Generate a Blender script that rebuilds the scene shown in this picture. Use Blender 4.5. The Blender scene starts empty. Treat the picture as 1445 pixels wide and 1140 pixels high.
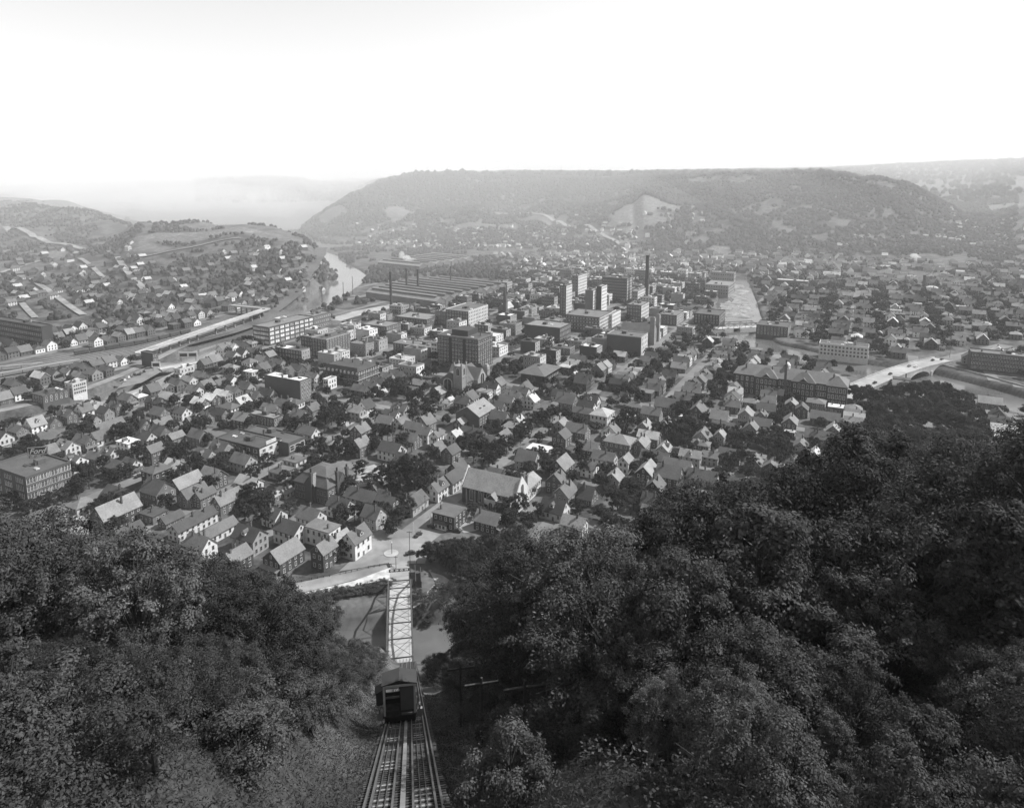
import bpy, math, random
import numpy as np
from mathutils import Vector
RND = random.Random(7); NR = np.random.default_rng(7)
SC = bpy.context.scene; COL = SC.collection
# ---------------------------------------------------------------- camera, sky, sun, exposure
F, PIT, CX, CY, HC = 985.0, math.radians(9), 722.5, 406.0, 165.0
cam = bpy.data.cameras.new('camera'); cam_o = bpy.data.objects.new('camera', cam); COL.objects.link(cam_o)
cam.sensor_fit = 'HORIZONTAL'; cam.sensor_width = 36; cam.lens = 36 * F / 1445
cam.shift_y = -(570 - CY) / 1445; cam.clip_start = 0.5; cam.clip_end = 40000
cam_o.location = (0, 0, HC); cam_o.rotation_euler = (math.radians(90) - PIT, 0, 0)
SC.camera = cam_o
SUN_EL, SUN_AZ = math.radians(48), math.atan2(0.965, 0.26)
world = bpy.data.worlds.new('World'); SC.world = world; world.use_nodes = True
wn = world.node_tree; wn.nodes.clear()
sky = wn.nodes.new('ShaderNodeTexSky'); sky.sky_type = 'NISHITA'; sky.sun_disc = False
sky.sun_elevation = SUN_EL; sky.sun_rotation = SUN_AZ; sky.air_density = 1.0; sky.dust_density = 0.0; sky.ozone_density = 1.0
bw = wn.nodes.new('ShaderNodeSeparateColor'); bg = wn.nodes.new('ShaderNodeBackground'); wo = wn.nodes.new('ShaderNodeOutputWorld')
wn.links.new(sky.outputs[0], bw.inputs[0]); wn.links.new(bw.outputs[2], bg.inputs[0]); wn.links.new(bg.outputs[0], wo.inputs[0])
bg.inputs[1].default_value = 0.118
sun = bpy.data.lights.new('sun', 'SUN'); sun_o = bpy.data.objects.new('sun', sun); COL.objects.link(sun_o)
sun.energy = 5.0; sun.angle = math.radians(0.5); sun.color = (1, 1, 1)
sdir = Vector((math.cos(SUN_EL) * math.sin(SUN_AZ), math.cos(SUN_EL) * math.cos(SUN_AZ), math.sin(SUN_EL)))
sun_o.rotation_euler = sdir.to_track_quat('Z', 'Y').to_euler(); sun_o.location = (300, 100, 400)
SC.view_settings.view_transform = 'Standard'; SC.view_settings.look = 'None'
SC.view_settings.exposure = 0.52; SC.view_settings.gamma = 1.0; SC.view_settings.use_curve_mapping = False
SC.cycles.max_bounces = 5; SC.cycles.diffuse_bounces = 2; SC.cycles.glossy_bounces = 2
SC.cycles.transmission_bounces = 3; SC.cycles.volume_bounces = 1; SC.cycles.transparent_max_bounces = 6

# ---------------------------------------------------------------- geometry of the place
def G(x, y, z=0.0):
    a = (x - CX) / F; b = -(y - CY) / F
    fy = math.cos(PIT) + b * math.sin(PIT); fz = -math.sin(PIT) + b * math.cos(PIT)
    t = (z - HC) / fz
    return (a * t, fy * t)
def proj(X, Y, Z):
    dz = Z - HC
    d = Y * math.cos(PIT) - dz * math.sin(PIT); u = Y * math.sin(PIT) + dz * math.cos(PIT)
    return CX + F * X / d, CY - F * u / d
def zpx(y, Y):
    b = -(y - CY) / F
    return HC + Y * (-math.sin(PIT) + b * math.cos(PIT)) / (math.cos(PIT) + b * math.sin(PIT))
GA = math.radians(62.5)                       # the street grid
EU = (math.cos(GA), math.sin(GA)); EV = (math.sin(GA), -math.cos(GA))
def uv(X, Y): return X * EU[0] + Y * EU[1], X * EV[0] + Y * EV[1]
def xy(u, v): return u * EU[0] + v * EV[0], u * EU[1] + v * EV[1]

# hill profiles: picture column -> (distance, picture row) along it; z = 0 before the first entry
PROF = {
 -500: [(850, None), (1200, 380), (1700, 300), (2500, 285), (9000, 262)],
 0: [(850, None), (1000, 400), (1250, 360), (1450, 330), (1750, 296), (2000, 292), (2500, 283), (3200, 286), (9000, 262)],
 60: [(840, None), (1000, 400), (1250, 358), (1450, 328), (1700, 293), (2000, 294), (2400, 282), (3200, 290), (9000, 262)],
 110: [(835, None), (1000, 400), (1250, 357), (1450, 326), (1700, 297), (2000, 300), (2400, 287), (3200, 300), (9000, 260)],
 160: [(820, None), (1000, 400), (1200, 358), (1400, 328), (1600, 312), (2000, 306), (2350, 299), (3200, 305), (6000, 262), (9000, 258)],
 200: [(805, None), (1000, 396), (1150, 352), (1300, 324), (1450, 312), (1700, 330), (2300, 313), (3000, 305), (6000, 262), (9000, 256)],
 225: [(800, None), (1000, 395), (1150, 352), (1250, 326), (1450, 310), (1650, 332), (2100, 328), (3500, 298), (6000, 260), (9000, 255)],
 350: [(850, None), (980, 395), (1080, 362), (1200, 330), (1350, 309), (1500, 330), (1700, 346), (3500, 298), (6200, 252), (9000, 255)],
 390: [(880, None), (1000, 388), (1080, 358), (1200, 329), (1320, 313), (1450, 338), (1650, 350), (3500, 298), (6500, 250), (9000, 254)],
 425: [(930, None), (1050, 370), (1200, 337), (1300, 322), (1420, 352), (1560, 354), (1950, 333), (2100, 326), (2400, 330), (3500, 298), (6500, 252), (9000, 254)],
 447: [(1000, None), (1100, 370), (1200, 350), (1290, 338), (1380, 362), (1550, 354), (1900, 332), (2150, 309), (2500, 318), (3500, 298), (6500, 256), (9000, 255)],
 466: [(1180, None), (1250, 381), (1330, 376), (1450, 364), (1850, None), (2000, 320), (2250, 296), (2600, 310), (3500, 298), (6500, 258), (9000, 255)],
 500: [(1820, None), (2000, 310), (2350, 274), (2900, 285), (3600, 290), (6500, 258), (9000, 252)],
 540: [(1700, None), (1850, 325), (2100, 300), (2500, 262), (3300, 262), (6500, 256), (9000, 250)],
 590: [(1620, None), (1800, 325), (2100, 298), (2600, 249), (3500, 252), (6500, 250), (9000, 247)],
 640: [(1580, None), (1800, 322), (2050, 298), (2600, 248), (3500, 252), (6500, 248), (9000, 245)],
 720: [(1550, None), (1750, 325), (1950, 305), (2200, 285), (2600, 252), (3500, 250), (6500, 244), (9000, 243)],
 800: [(1520, None), (1700, 330), (1850, 312), (2100, 285), (2500, 253), (3500, 250), (6500, 245), (9000, 243)],
 860: [(1500, None), (1650, 333), (1760, 300), (1900, 288), (2150, 282), (2450, 252), (3500, 250), (6500, 245), (9000, 243)],
 905: [(1480, None), (1600, 330), (1690, 300), (1780, 276), (1950, 276), (2100, 270), (2400, 251), (3500, 250), (6500, 245), (9000, 243)],
 950: [(1470, None), (1600, 325), (1700, 298), (1850, 292), (2000, 275), (2300, 250), (3500, 249), (6500, 244), (9000, 242)],
 1000: [(1440, None), (1550, 335), (1700, 306), (1850, 285), (2150, 250), (3500, 248), (6500, 243), (9000, 241)],
 1150: [(1400, None), (1500, 345), (1650, 310), (1800, 282), (2050, 247), (2900, 250), (4500, 244), (6500, 240), (9000, 239)],
 1220: [(1400, None), (1500, 342), (1700, 295), (2000, 248), (2600, 262), (4000, 255), (5500, 237), (9000, 237)],
 1270: [(1400, None), (1550, 333), (1750, 295), (1950, 260), (2400, 280), (3800, 262), (5500, 234), (9000, 235)],
 1320: [(1420, None), (1600, 335), (1800, 306), (1920, 285), (2300, 300), (3600, 268), (5500, 231), (9000, 233)],
 1350: [(1450, None), (1650, 335), (1850, 305), (2200, 305), (3500, 270), (5500, 230), (9000, 232)],
 1400: [(1450, None), (1700, 330), (1900, 302), (2300, 296), (3500, 262), (5200, 228), (9000, 231)],
 1445: [(1400, None), (1650, 320), (1900, 284), (2400, 288), (3500, 258), (5200, 227), (9000, 230)],
 1900: [(1300, None), (1700, 290), (2000, 270), (5000, 230), (9000, 230)]}
PX = np.array(sorted(PROF)); NYS = np.concatenate([np.arange(0, 3000, 20.0), np.arange(3000, 9600, 100.0)])
PT = np.zeros((len(PX), len(NYS)))
for i_, x_ in enumerate(PX):
    pr = PROF[x_]
    ys = [0.0] + [p[0] for p in pr]; zs = [0.0] + [0.0 if p[1] is None else zpx(p[1], p[0]) for p in pr]
    z_ = np.interp(NYS, ys, zs)
    k = np.array([1, 2, 3, 2, 1]) / 9.0; zp = np.pad(z_, 2, mode='edge')
    zs_ = np.convolve(zp, k, 'valid'); m_ = NYS > pr[0][0] - 50; z_[m_] = zs_[m_]
    PT[i_] = z_
def poly_dist(X, Y, pts):
    X = np.asarray(X, float); Y = np.asarray(Y, float); best = np.full(X.shape, 1e9); bt = np.zeros(X.shape)
    acc = 0.0
    for (x0, y0), (x1, y1) in zip(pts[:-1], pts[1:]):
        dx, dy = x1 - x0, y1 - y0; L2 = dx * dx + dy * dy
        t = np.clip(((X - x0) * dx + (Y - y0) * dy) / L2, 0, 1)
        d = np.hypot(X - x0 - t * dx, Y - y0 - t * dy); m = d < best
        best = np.where(m, d, best); bt = np.where(m, acc + t, bt); acc += 1
    return best, bt
def smoothpts(p, n=6):
    p = [p[0]] + list(p) + [p[-1]]; out = []
    for i in range(1, len(p) - 2):
        for k in range(n):
            t = k / n; a, b, c, d = (np.array(q, float) for q in p[i - 1:i + 3])
            out.append(tuple(0.5 * ((2 * b) + (c - a) * t + (2 * a - 5 * b + 4 * c - d) * t * t + (3 * b - a - 3 * c + d) * t ** 3)))
    out.append(p[-2]); return out
CREEK = [G(1040, 393, -6), G(1040, 405, -6), G(1040, 430, -6), G(1043, 455, -6), G(1066, 487, -6), G(1130, 505, -6), G(1210, 525, -6), G(1290, 536, -6), G(1370, 556, -6), G(1445, 578, -6),
         (420, 425), (395, 372), (310, 334), (190, 318), (95, 280), (20, 236), (-40, 219), (-150, 215), (-300, 222), (-520, 240)]
CREEK_W = [12, 15, 22, 23, 17, 19, 24, 24, 24, 24, 24, 24, 24, 24, 24, 24, 24, 24, 24]
FORK = [G(440, 357, -6), G(463, 364, -6), G(470, 373, -6), G(490, 385, -6), G(497, 396, -6), G(476, 413, -6), G(448, 430, -6), G(418, 447, -6), G(350, 476, -6), G(300, 492, -6), G(258, 514, -6), G(200, 543, -6), G(120, 574, -6), G(0, 604, -6), G(-250, 650, -6)]
FORK_W = [14, 15, 16, 18, 20, 20, 20, 18, 16, 14, 12, 12, 11, 10, 10]
CREEK_S = smoothpts(CREEK); FORK_S = smoothpts(FORK)
def river_q(X, Y):
    """distance outside the water edge (negative in the channel)"""
    d1, t1 = poly_dist(X, Y, CREEK_S); w1 = np.interp(t1 / 6, range(len(CREEK_W)), CREEK_W)
    d2, t2 = poly_dist(X, Y, FORK_S); w2 = np.interp(t2 / 6, range(len(FORK_W)), FORK_W)
    return np.minimum(d1 - w1, d2 - w2)
def vnoise(X, Y, s, seed=0):
    X = np.asarray(X, float) / s; Y = np.asarray(Y, float) / s
    xi = np.floor(X); yi = np.floor(Y); fx = X - xi; fy = Y - yi
    fx = fx * fx * (3 - 2 * fx); fy = fy * fy * (3 - 2 * fy)
    def h(a, b):
        v = np.sin(a * 127.1 + b * 311.7 + seed * 74.7) * 43758.5453
        return v - np.floor(v)
    return (h(xi, yi) * (1 - fx) + h(xi + 1, yi) * fx) * (1 - fy) + (h(xi, yi + 1) * (1 - fx) + h(xi + 1, yi + 1) * fx) * fy
def track_x(Y): return -0.6 - 0.161 * Y
def ground_z(X, Y):
    X = np.asarray(X, float); Y = np.asarray(Y, float)
    Ys = np.maximum(Y, 1.0); col = CX + F * 0.988 * X / Ys
    col = np.clip(col, PX[0], PX[-1])
    i = np.clip(np.searchsorted(PX, col) - 1, 0, len(PX) - 2); f = (col - PX[i]) / (PX[i + 1] - PX[i])
    j = np.clip(np.searchsorted(NYS, Ys) - 1, 0, len(NYS) - 2); g = np.clip((Ys - NYS[j]) / (NYS[j + 1] - NYS[j]), 0, 1)
    z = (PT[i, j] * (1 - g) + PT[i, j + 1] * g) * (1 - f) + (PT[i + 1, j] * (1 - g) + PT[i + 1, j + 1] * g) * f
    amp = np.clip(z / 40.0, 0, 1)
    z = z + amp * ((vnoise(X, Y, 170, 1) - .5) * 22 + (vnoise(X, Y, 70, 2) - .5) * 12) * np.clip(1.2 - z / 260, .2, 1)
    gl = np.abs(vnoise(X + Y * .25, Y, 130, 31) - .5) * 2; gl2 = np.abs(vnoise((X - Y * .2), Y * .3, 75, 33) - .5) * 2
    z = z - np.where(Y > 1350, np.clip(z / 60, 0, 1) * np.clip((260 - z) / 60, 0, 1), 0) * ((1 - gl) ** 2 * 15 + (1 - gl2) ** 2 * 13 - 8) * np.clip((2500 - Y) / 400, 0, 1)
    z = np.minimum(z, 288)
    q = river_q(X, Y)
    t = np.clip((q + 1) / 7.0, 0, 1); t = t * t * (3 - 2 * t)
    bank = -9 + 9 * t
    z = np.where(q < 6, np.minimum(z, bank), z)
    # the steep hillside under the camera, with the cutting of the inclined railway
    xr = X - track_x(Y)
    sp = np.clip((X - 12) / 34, 0, 1); sp = sp * sp * (3 - 2 * sp)
    bulge = np.where(X < -60, np.minimum((-60 - X) * 0.08, 20), 0)
    hs = 154.3 - (0.71 - 0.20 * sp) * (Y - bulge)
    side = np.clip((np.abs(xr) - 3.6) / 7.0, 0, 1); side = side * side * (3 - 2 * side)
    hs = hs + side * np.where(xr < 0, 5.0, 3.0) + side * ((vnoise(X, Y, 14, 5) - .5) * 3.5)
    hs = np.where(Y < 0, 154.3 + 4 + (vnoise(X, Y, 14, 5) - .5) * 2, hs)
    hs = np.minimum(hs, 157) - np.clip((24 - Y) / 24, 0, 1) * 11
    return np.where(Y < 330, np.maximum(z, hs), z)
def gz(X, Y): return float(ground_z(np.array([X]), np.array([Y]))[0])
RX, RY = np.arange(-1350, 1351, 4.0), np.arange(180, 1560, 4.0)
_gx, _gy = np.meshgrid(RX, RY); RASQ = river_q(_gx, _gy); RASZ = ground_z(_gx, _gy)
def ras(X, Y):
    i = int(round((Y - 180) / 4)); j = int(round((X + 1350) / 4)); i = min(max(i, 0), len(RY) - 1); j = min(max(j, 0), len(RX) - 1)
    return RASQ[i, j], RASZ[i, j]

# ---------------------------------------------------------------- materials
MATS = {}
def mat(name, tone, rough=0.85, var=0.12, nscale=0.6, rand=0.15, bump=0.0, detail=4.0, big=None, bigamt=0.0, spec=0.3):
    if name in MATS: return MATS[name]
    m = bpy.data.materials.new(name); m.use_nodes = True; MATS[name] = m
    nt = m.node_tree; b = nt.nodes['Principled BSDF']
    b.inputs['Roughness'].default_value = rough; b.inputs['Specular IOR Level'].default_value = spec
    tc = nt.nodes.new('ShaderNodeNewGeometry'); n = nt.nodes.new('ShaderNodeTexNoise')
    n.inputs['Scale'].default_value = nscale; n.inputs['Detail'].default_value = detail
    nt.links.new(tc.outputs['Position'], n.inputs['Vector'])
    mr = nt.nodes.new('ShaderNodeMapRange'); mr.inputs[1].default_value = 0.3; mr.inputs[2].default_value = 0.7
    mr.inputs[3].default_value = tone * (1 - var); mr.inputs[4].default_value = tone * (1 + var)
    nt.links.new(n.outputs[0], mr.inputs[0]); out = mr.outputs[0]
    if rand:
        oi = nt.nodes.new('ShaderNodeObjectInfo'); r = nt.nodes.new('ShaderNodeMapRange')
        r.inputs[3].default_value = 1 - rand; r.inputs[4].default_value = 1 + rand
        nt.links.new(oi.outputs['Random'], r.inputs[0]); mm = nt.nodes.new('ShaderNodeMath'); mm.operation = 'MULTIPLY'
        nt.links.new(out, mm.inputs[0]); nt.links.new(r.outputs[0], mm.inputs[1]); out = mm.outputs[0]
    if big:
        n2 = nt.nodes.new('ShaderNodeTexNoise'); n2.inputs['Scale'].default_value = big; n2.inputs['Detail'].default_value = 5
        nt.links.new(tc.outputs['Position'], n2.inputs['Vector']); r = nt.nodes.new('ShaderNodeMapRange')
        r.inputs[1].default_value = .35; r.inputs[2].default_value = .65
        r.inputs[3].default_value = 1 - bigamt; r.inputs[4].default_value = 1 + bigamt
        nt.links.new(n2.outputs[0], r.inputs[0]); mm = nt.nodes.new('ShaderNodeMath'); mm.operation = 'MULTIPLY'
        nt.links.new(out, mm.inputs[0]); nt.links.new(r.outputs[0], mm.inputs[1]); out = mm.outputs[0]
    nt.links.new(out, b.inputs['Base Color'])
    if bump:
        bp = nt.nodes.new('ShaderNodeBump'); bp.inputs['Strength'].default_value = bump; bp.inputs['Distance'].default_value = 0.3
        nt.links.new(n.outputs[0], bp.inputs['Height']); nt.links.new(bp.outputs[0], b.inputs['Normal'])
    return m
def wallmat(t):
    q = min((.05, .09, .14, .20, .28, .38, .52, .68), key=lambda a: abs(a - t)); return mat('wall_%02d' % round(q * 100), q * (.62 if q < .25 else (.75 if q < .4 else .95)), .85, .13, .8, .12, big=.12, bigamt=.08)
def roofmat(t):
    q = min((.045, .065, .09, .12, .16, .21, .28, .38, .55), key=lambda a: abs(a - t)); return mat('roof_%02d' % round(q * 1000), q * (.72 if q < .3 else .9), .8, .18, 1.5, .15, big=.2, bigamt=.12)
def brickmat(t):
    n = 'brick_%02d' % round(t * 100)
    if n in MATS: return MATS[n]
    return mat(n, t * .66, .9, .15, 2.5, .05, big=.08, bigamt=.1)
GLASS = mat('window_glass', .03, .12, .4, .3, .3, spec=.6); FRAME = mat('window_frame', .55, .6, .05, 1, .2); FRAMED = mat('window_frame_dull', .2, .7, .1, 1, .2)
CONC = mat('concrete', .36, .85, .15, .25, .05, big=.05, bigamt=.15); CONCD = mat('old_concrete', .22, .9, .25, .3, .05, big=.05, bigamt=.2)
ROAD = mat('paving', .14, .9, .12, .25, 0, big=.04, bigamt=.22); ROADM = mat('square_paving', .19, .9, .14, .25, 0, big=.06, bigamt=.25); ROADL = mat('light_paving', .27, .9, .1, .2, 0, big=.05, bigamt=.18)
DIRT = mat('pale_dirt', .27, .95, .2, .4, 0, big=.08, bigamt=.2)
STEEL = mat('dark_steel', .06, .6, .2, 1, .05); RAIL = mat('rail_steel', .10, .35, .2, 1, 0, spec=.6); TIMBER = mat('timber', .06, .9, .35, 2.5, .35); TIMBERL = mat('pale_timber', .26, .85, .25, 2, .2)
WHITE = mat('white_paint', .7, .6, .06, 1, .05); BLACKP = mat('black_paint', .025, .3, .1, 1, .2, spec=.6); DARKIN = mat('dark_interior', .02, .9, .2, 1, 0)
BARK = mat('bark', .035, .95, .3, 4, .2)
BRICKCH = mat('chimney_brick', .09, .9, .2, 3, .3)
def leafmat(name, tone, trans=.35):
    m = bpy.data.materials.new(name); m.use_nodes = True; nt = m.node_tree; nt.nodes.clear()
    o = nt.nodes.new('ShaderNodeOutputMaterial'); d = nt.nodes.new('ShaderNodeBsdfDiffuse'); t = nt.nodes.new('ShaderNodeBsdfTranslucent'); mx = nt.nodes.new('ShaderNodeMixShader')
    mx.inputs[0].default_value = trans
    g = nt.nodes.new('ShaderNodeNewGeometry'); n = nt.nodes.new('ShaderNodeTexNoise'); n.inputs['Scale'].default_value = .35; n.inputs['Detail'].default_value = 3
    nt.links.new(g.outputs['Position'], n.inputs['Vector'])
    mr = nt.nodes.new('ShaderNodeMapRange'); mr.inputs[1].default_value = .3; mr.inputs[2].default_value = .7; mr.inputs[3].default_value = tone * .65; mr.inputs[4].default_value = tone * 1.35
    nt.links.new(n.outputs[0], mr.inputs[0])
    oi = nt.nodes.new('ShaderNodeObjectInfo'); r = nt.nodes.new('ShaderNodeMapRange'); r.inputs[3].default_value = .72; r.inputs[4].default_value = 1.3
    nt.links.new(oi.outputs['Random'], r.inputs[0])
    a = nt.nodes.new('ShaderNodeMath'); a.operation = 'MULTIPLY'; nt.links.new(mr.outputs[0], a.inputs[0]); nt.links.new(r.outputs[0], a.inputs[1])
    ri = nt.nodes.new('ShaderNodeMapRange'); ri.inputs[3].default_value = .6; ri.inputs[4].default_value = 1.4; nt.links.new(g.outputs['Random Per Island'], ri.inputs[0])
    a2 = nt.nodes.new('ShaderNodeMath'); a2.operation = 'MULTIPLY'; nt.links.new(a.outputs[0], a2.inputs[0]); nt.links.new(ri.outputs[0], a2.inputs[1])
    nt.links.new(a2.outputs[0], d.inputs[0]); nt.links.new(a2.outputs[0], t.inputs[0])
    nt.links.new(d.outputs[0], mx.inputs[1]); nt.links.new(t.outputs[0], mx.inputs[2]); nt.links.new(mx.outputs[0], o.inputs[0])
    return m
LEAF = leafmat('leaf', .052, .18); LEAFL = leafmat('leaf_pale', .075, .2); LEAFT = leafmat('leaf_town', .04); GRASSM = leafmat('grass_blade', .05); FORESTM = leafmat('far_foliage', .05, .1)

# ---------------------------------------------------------------- mesh helpers
class M:
    def __init__(s): s.v = []; s.f = []; s.m = []; s.mats = []
    def mi(s, m):
        if m not in s.mats: s.mats.append(m)
        return s.mats.index(m)
    def add(s, vs, fs, m):
        o = len(s.v); k = s.mi(m); s.v += [tuple(map(float, v)) for v in vs]
        for f in fs: s.f.append(tuple(o + i for i in f)); s.m.append(k)
        return s
    def box(s, x0, x1, y0, y1, z0, z1, m):
        return s.add([(x0, y0, z0), (x1, y0, z0), (x1, y1, z0), (x0, y1, z0), (x0, y0, z1), (x1, y0, z1), (x1, y1, z1), (x0, y1, z1)],
                     [(3, 2, 1, 0), (4, 5, 6, 7), (0, 1, 5, 4), (1, 2, 6, 5), (2, 3, 7, 6), (3, 0, 4, 7)], m)
    def gablewall(s, x0, x1, y0, y1, z0, z1, rise, m, axis='x'):
        if axis == 'x':
            ym = (y0 + y1) / 2
            vs = [(x0, y0, z0), (x1, y0, z0), (x1, y1, z0), (x0, y1, z0), (x0, y0, z1), (x1, y0, z1), (x1, y1, z1), (x0, y1, z1), (x0, ym, z1 + rise), (x1, ym, z1 + rise)]
            return s.add(vs, [(0, 1, 5, 4), (1, 2, 6, 9, 5), (2, 3, 7, 6), (3, 0, 4, 8, 7), (4, 5, 9, 8), (6, 7, 8, 9)], m)
        xm = (x0 + x1) / 2
        vs = [(x0, y0, z0), (x1, y0, z0), (x1, y1, z0), (x0, y1, z0), (x0, y0, z1), (x1, y0, z1), (x1, y1, z1), (x0, y1, z1), (xm, y0, z1 + rise), (xm, y1, z1 + rise)]
        return s.add(vs, [(0, 1, 5, 8, 4), (1, 2, 6, 5), (2, 3, 7, 9, 6), (3, 0, 4, 7), (5, 6, 9, 8), (7, 4, 8, 9)], m)
    def gableroof(s, x0, x1, y0, y1, z, rise, m, axis='x', o=.5, t=.28, oe=.4):
        a0, a1, b0, b1 = (x0, x1, y0, y1) if axis == 'x' else (y0, y1, x0, x1)
        bm = (b0 + b1) / 2; hw = (b1 - b0) / 2; k = rise / hw
        sec = [(b0 - o, z - k * o + .12), (bm, z + rise + .12), (b1 + o, z - k * o + .12), (b1 + o, z - k * o + .12 - t), (bm, z + rise + .12 - t), (b0 - o, z - k * o + .12 - t)]
        vs = []
        for a in (a0 - oe, a1 + oe):
            for b, zz in sec: vs.append((a, b, zz) if axis == 'x' else (b, a, zz))
        fs = [(i, (i + 1) % 6, 6 + (i + 1) % 6, 6 + i) for i in range(6)] + [(0, 5, 4, 1), (1, 4, 3, 2), (6, 7, 10, 11), (7, 8, 9, 10)]
        return s.add(vs, fs, m)
    def hiproof(s, x0, x1, y0, y1, z, rise, m, o=.5, flat=0.0):
        x0 -= o; x1 += o; y0 -= o; y1 += o; w = min(x1 - x0, y1 - y0) / 2 * (1 - flat)
        vs = [(x0, y0, z), (x1, y0, z), (x1, y1, z), (x0, y1, z), (x0 + w, y0 + w, z + rise), (x1 - w, y0 + w, z + rise), (x1 - w, y1 - w, z + rise), (x0 + w, y1 - w, z + rise)]
        return s.add(vs, [(0, 1, 5, 4), (1, 2, 6, 5), (2, 3, 7, 6), (3, 0, 4, 7), (4, 5, 6, 7), (3, 2, 1, 0)], m)
    def cyl(s, x, y, z0, z1, r0, r1, m, n=8, cap=True):
        vs = [(x + math.cos(2 * math.pi * i / n) * r, y + math.sin(2 * math.pi * i / n) * r, z) for z, r in ((z0, r0), (z1, r1)) for i in range(n)]
        fs = [(i, (i + 1) % n, n + (i + 1) % n, n + i) for i in range(n)]
        if cap: fs += [tuple(range(n, 2 * n)), tuple(range(n - 1, -1, -1))]
        return s.add(vs, fs, m)
    def bar(s, a, b, w, m, h=None):
        a = Vector(a); b = Vector(b); d = (b - a).normalized(); up = Vector((0, 0, 1)) if abs(d.z) < .95 else Vector((1, 0, 0))
        r = d.cross(up).normalized() * w / 2; u = r.cross(d).normalized() * (h or w) / 2
        vs = [p + q for p in (a, b) for q in (-r - u, r - u, r + u, -r + u)]
        return s.add(vs, [(0, 1, 2, 3), (7, 6, 5, 4), (0, 4, 5, 1), (1, 5, 6, 2), (2, 6, 7, 3), (3, 7, 4, 0)], m)
    def tube(s, pts, rads, m, n=6):
        rings = []
        for i, p in enumerate(pts):
            a = Vector(pts[max(i - 1, 0)]); b = Vector(pts[min(i + 1, len(pts) - 1)]); d = (b - a).normalized()
            up = Vector((0, 0, 1)) if abs(d.z) < .9 else Vector((1, 0, 0)); r = d.cross(up).normalized(); u = r.cross(d)
            rings.append([Vector(p) + (r * math.cos(2 * math.pi * k / n) + u * math.sin(2 * math.pi * k / n)) * rads[i] for k in range(n)])
        vs = [v for R in rings for v in R]; fs = []
        for i in range(len(pts) - 1):
            for k in range(n): fs.append((i * n + k, i * n + (k + 1) % n, (i + 1) * n + (k + 1) % n, (i + 1) * n + k))
        fs += [tuple(range(n - 1, -1, -1)), tuple((len(pts) - 1) * n + k for k in range(n))]
        return s.add(vs, fs, m)
    def mesh(s, name):
        me = bpy.data.meshes.new(name); me.from_pydata(s.v, [], s.f)
        for m in s.mats: me.materials.append(m)
        if len(s.mats) > 1: me.polygons.foreach_set('material_index', s.m)
        me.update(); return me
def ob(name, me, parent=None, loc=None, rz=0.0, scale=None):
    o = bpy.data.objects.new(name, me); COL.objects.link(o)
    if parent is not None: o.parent = parent
    if loc is not None: o.location = loc
    if rz: o.rotation_euler = (0, 0, rz)
    if scale is not None: o.scale = scale
    return o
def part(name, m, parent, label=None):
    o = ob(name, m.mesh(name), parent)
    if label: o['label'] = label
    return o
def tag(o, label, cat=None, group=None, kind=None):
    o['label'] = label
    if cat: o['category'] = cat
    if group: o['group'] = group
    if kind: o['kind'] = kind
    return o
def thing(name, label, cat, loc=(0, 0, 0), rz=0.0, group=None):
    o = ob(name, None, None, loc, rz); o.empty_display_size = 1; return tag(o, label, cat, group)
def big_mesh(name, V, Fq, m, smooth=False):
    V = np.asarray(V, np.float32); Fq = np.asarray(Fq, np.int32); k = Fq.shape[1]
    me = bpy.data.meshes.new(name); me.vertices.add(len(V)); me.vertices.foreach_set('co', V.ravel())
    me.loops.add(Fq.size); me.loops.foreach_set('vertex_index', Fq.ravel())
    me.polygons.add(len(Fq)); me.polygons.foreach_set('loop_start', np.arange(0, Fq.size, k, dtype=np.int32)); me.polygons.foreach_set('loop_total', np.full(len(Fq), k, np.int32))
    if smooth: me.polygons.foreach_set('use_smooth', np.ones(len(Fq), bool))
    me.materials.append(m); me.update(calc_edges=True); return me
def structure(name, me, label, cat='ground'):
    return tag(ob(name, me), label, None, None, 'structure')

# ---------------------------------------------------------------- ground, water, streets
BARE = [(900, 285, 1740, 42, 60, 1), (860, 320, 1670, 60, 25, .8), (915, 320, 1640, 30, 40, .7), (1008, 353, 1460, 20, 30, .8), (978, 370, 1400, 22, 25, .8), (955, 302, 1760, 25, 25, .8),
              (570, 300, 2060, 22, 130, .85), (555, 325, 1850, 45, 60, .55), (760, 300, 1900, 55, 55, .55), (700, 315, 1800, 60, 50, .5), (470, 305, 2100, 25, 90, .35), (1150, 325, 1560, 28, 10, .9), (1235, 335, 1530, 40, 14, .5),
              (1430, 258, 3300, 20, 500, .9), (1405, 290, 2400, 30, 160, .7), (1300, 262, 3600, 50, 700, .4), (1290, 330, 1600, 22, 20, .6),
              (100, 300, 1650, 120, 120, .3), (100, 287, 2350, 120, 180, .45), (290, 325, 1330, 110, 100, .35), (255, 350, 1200, 60, 30, .75), (320, 340, 1240, 70, 22, .85), (215, 356, 1150, 30, 22, .6), (60, 360, 1230, 60, 25, .6),
              (25, 375, 1120, 40, 40, .45), (400, 345, 1220, 40, 40, .5), (240, 450, 830, 60, 25, .5), (330, 440, 860, 30, 12, .6), (440, 420, 1000, 25, 40, .5)]
def bare_amt(X, Y):
    fa = np.zeros(len(X)); c = CX + F * .988 * X / np.maximum(Y, 1); nz = (vnoise(X, Y, 45, 11) - .5) * 1.1
    for (x, y, Y0, rx, rY, amt) in BARE: np.maximum(fa, amt * np.clip((1.15 - np.hypot((c - x) / rx, (Y - Y0) / rY) - nz) / .45, 0, 1), out=fa)
    return fa
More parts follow.
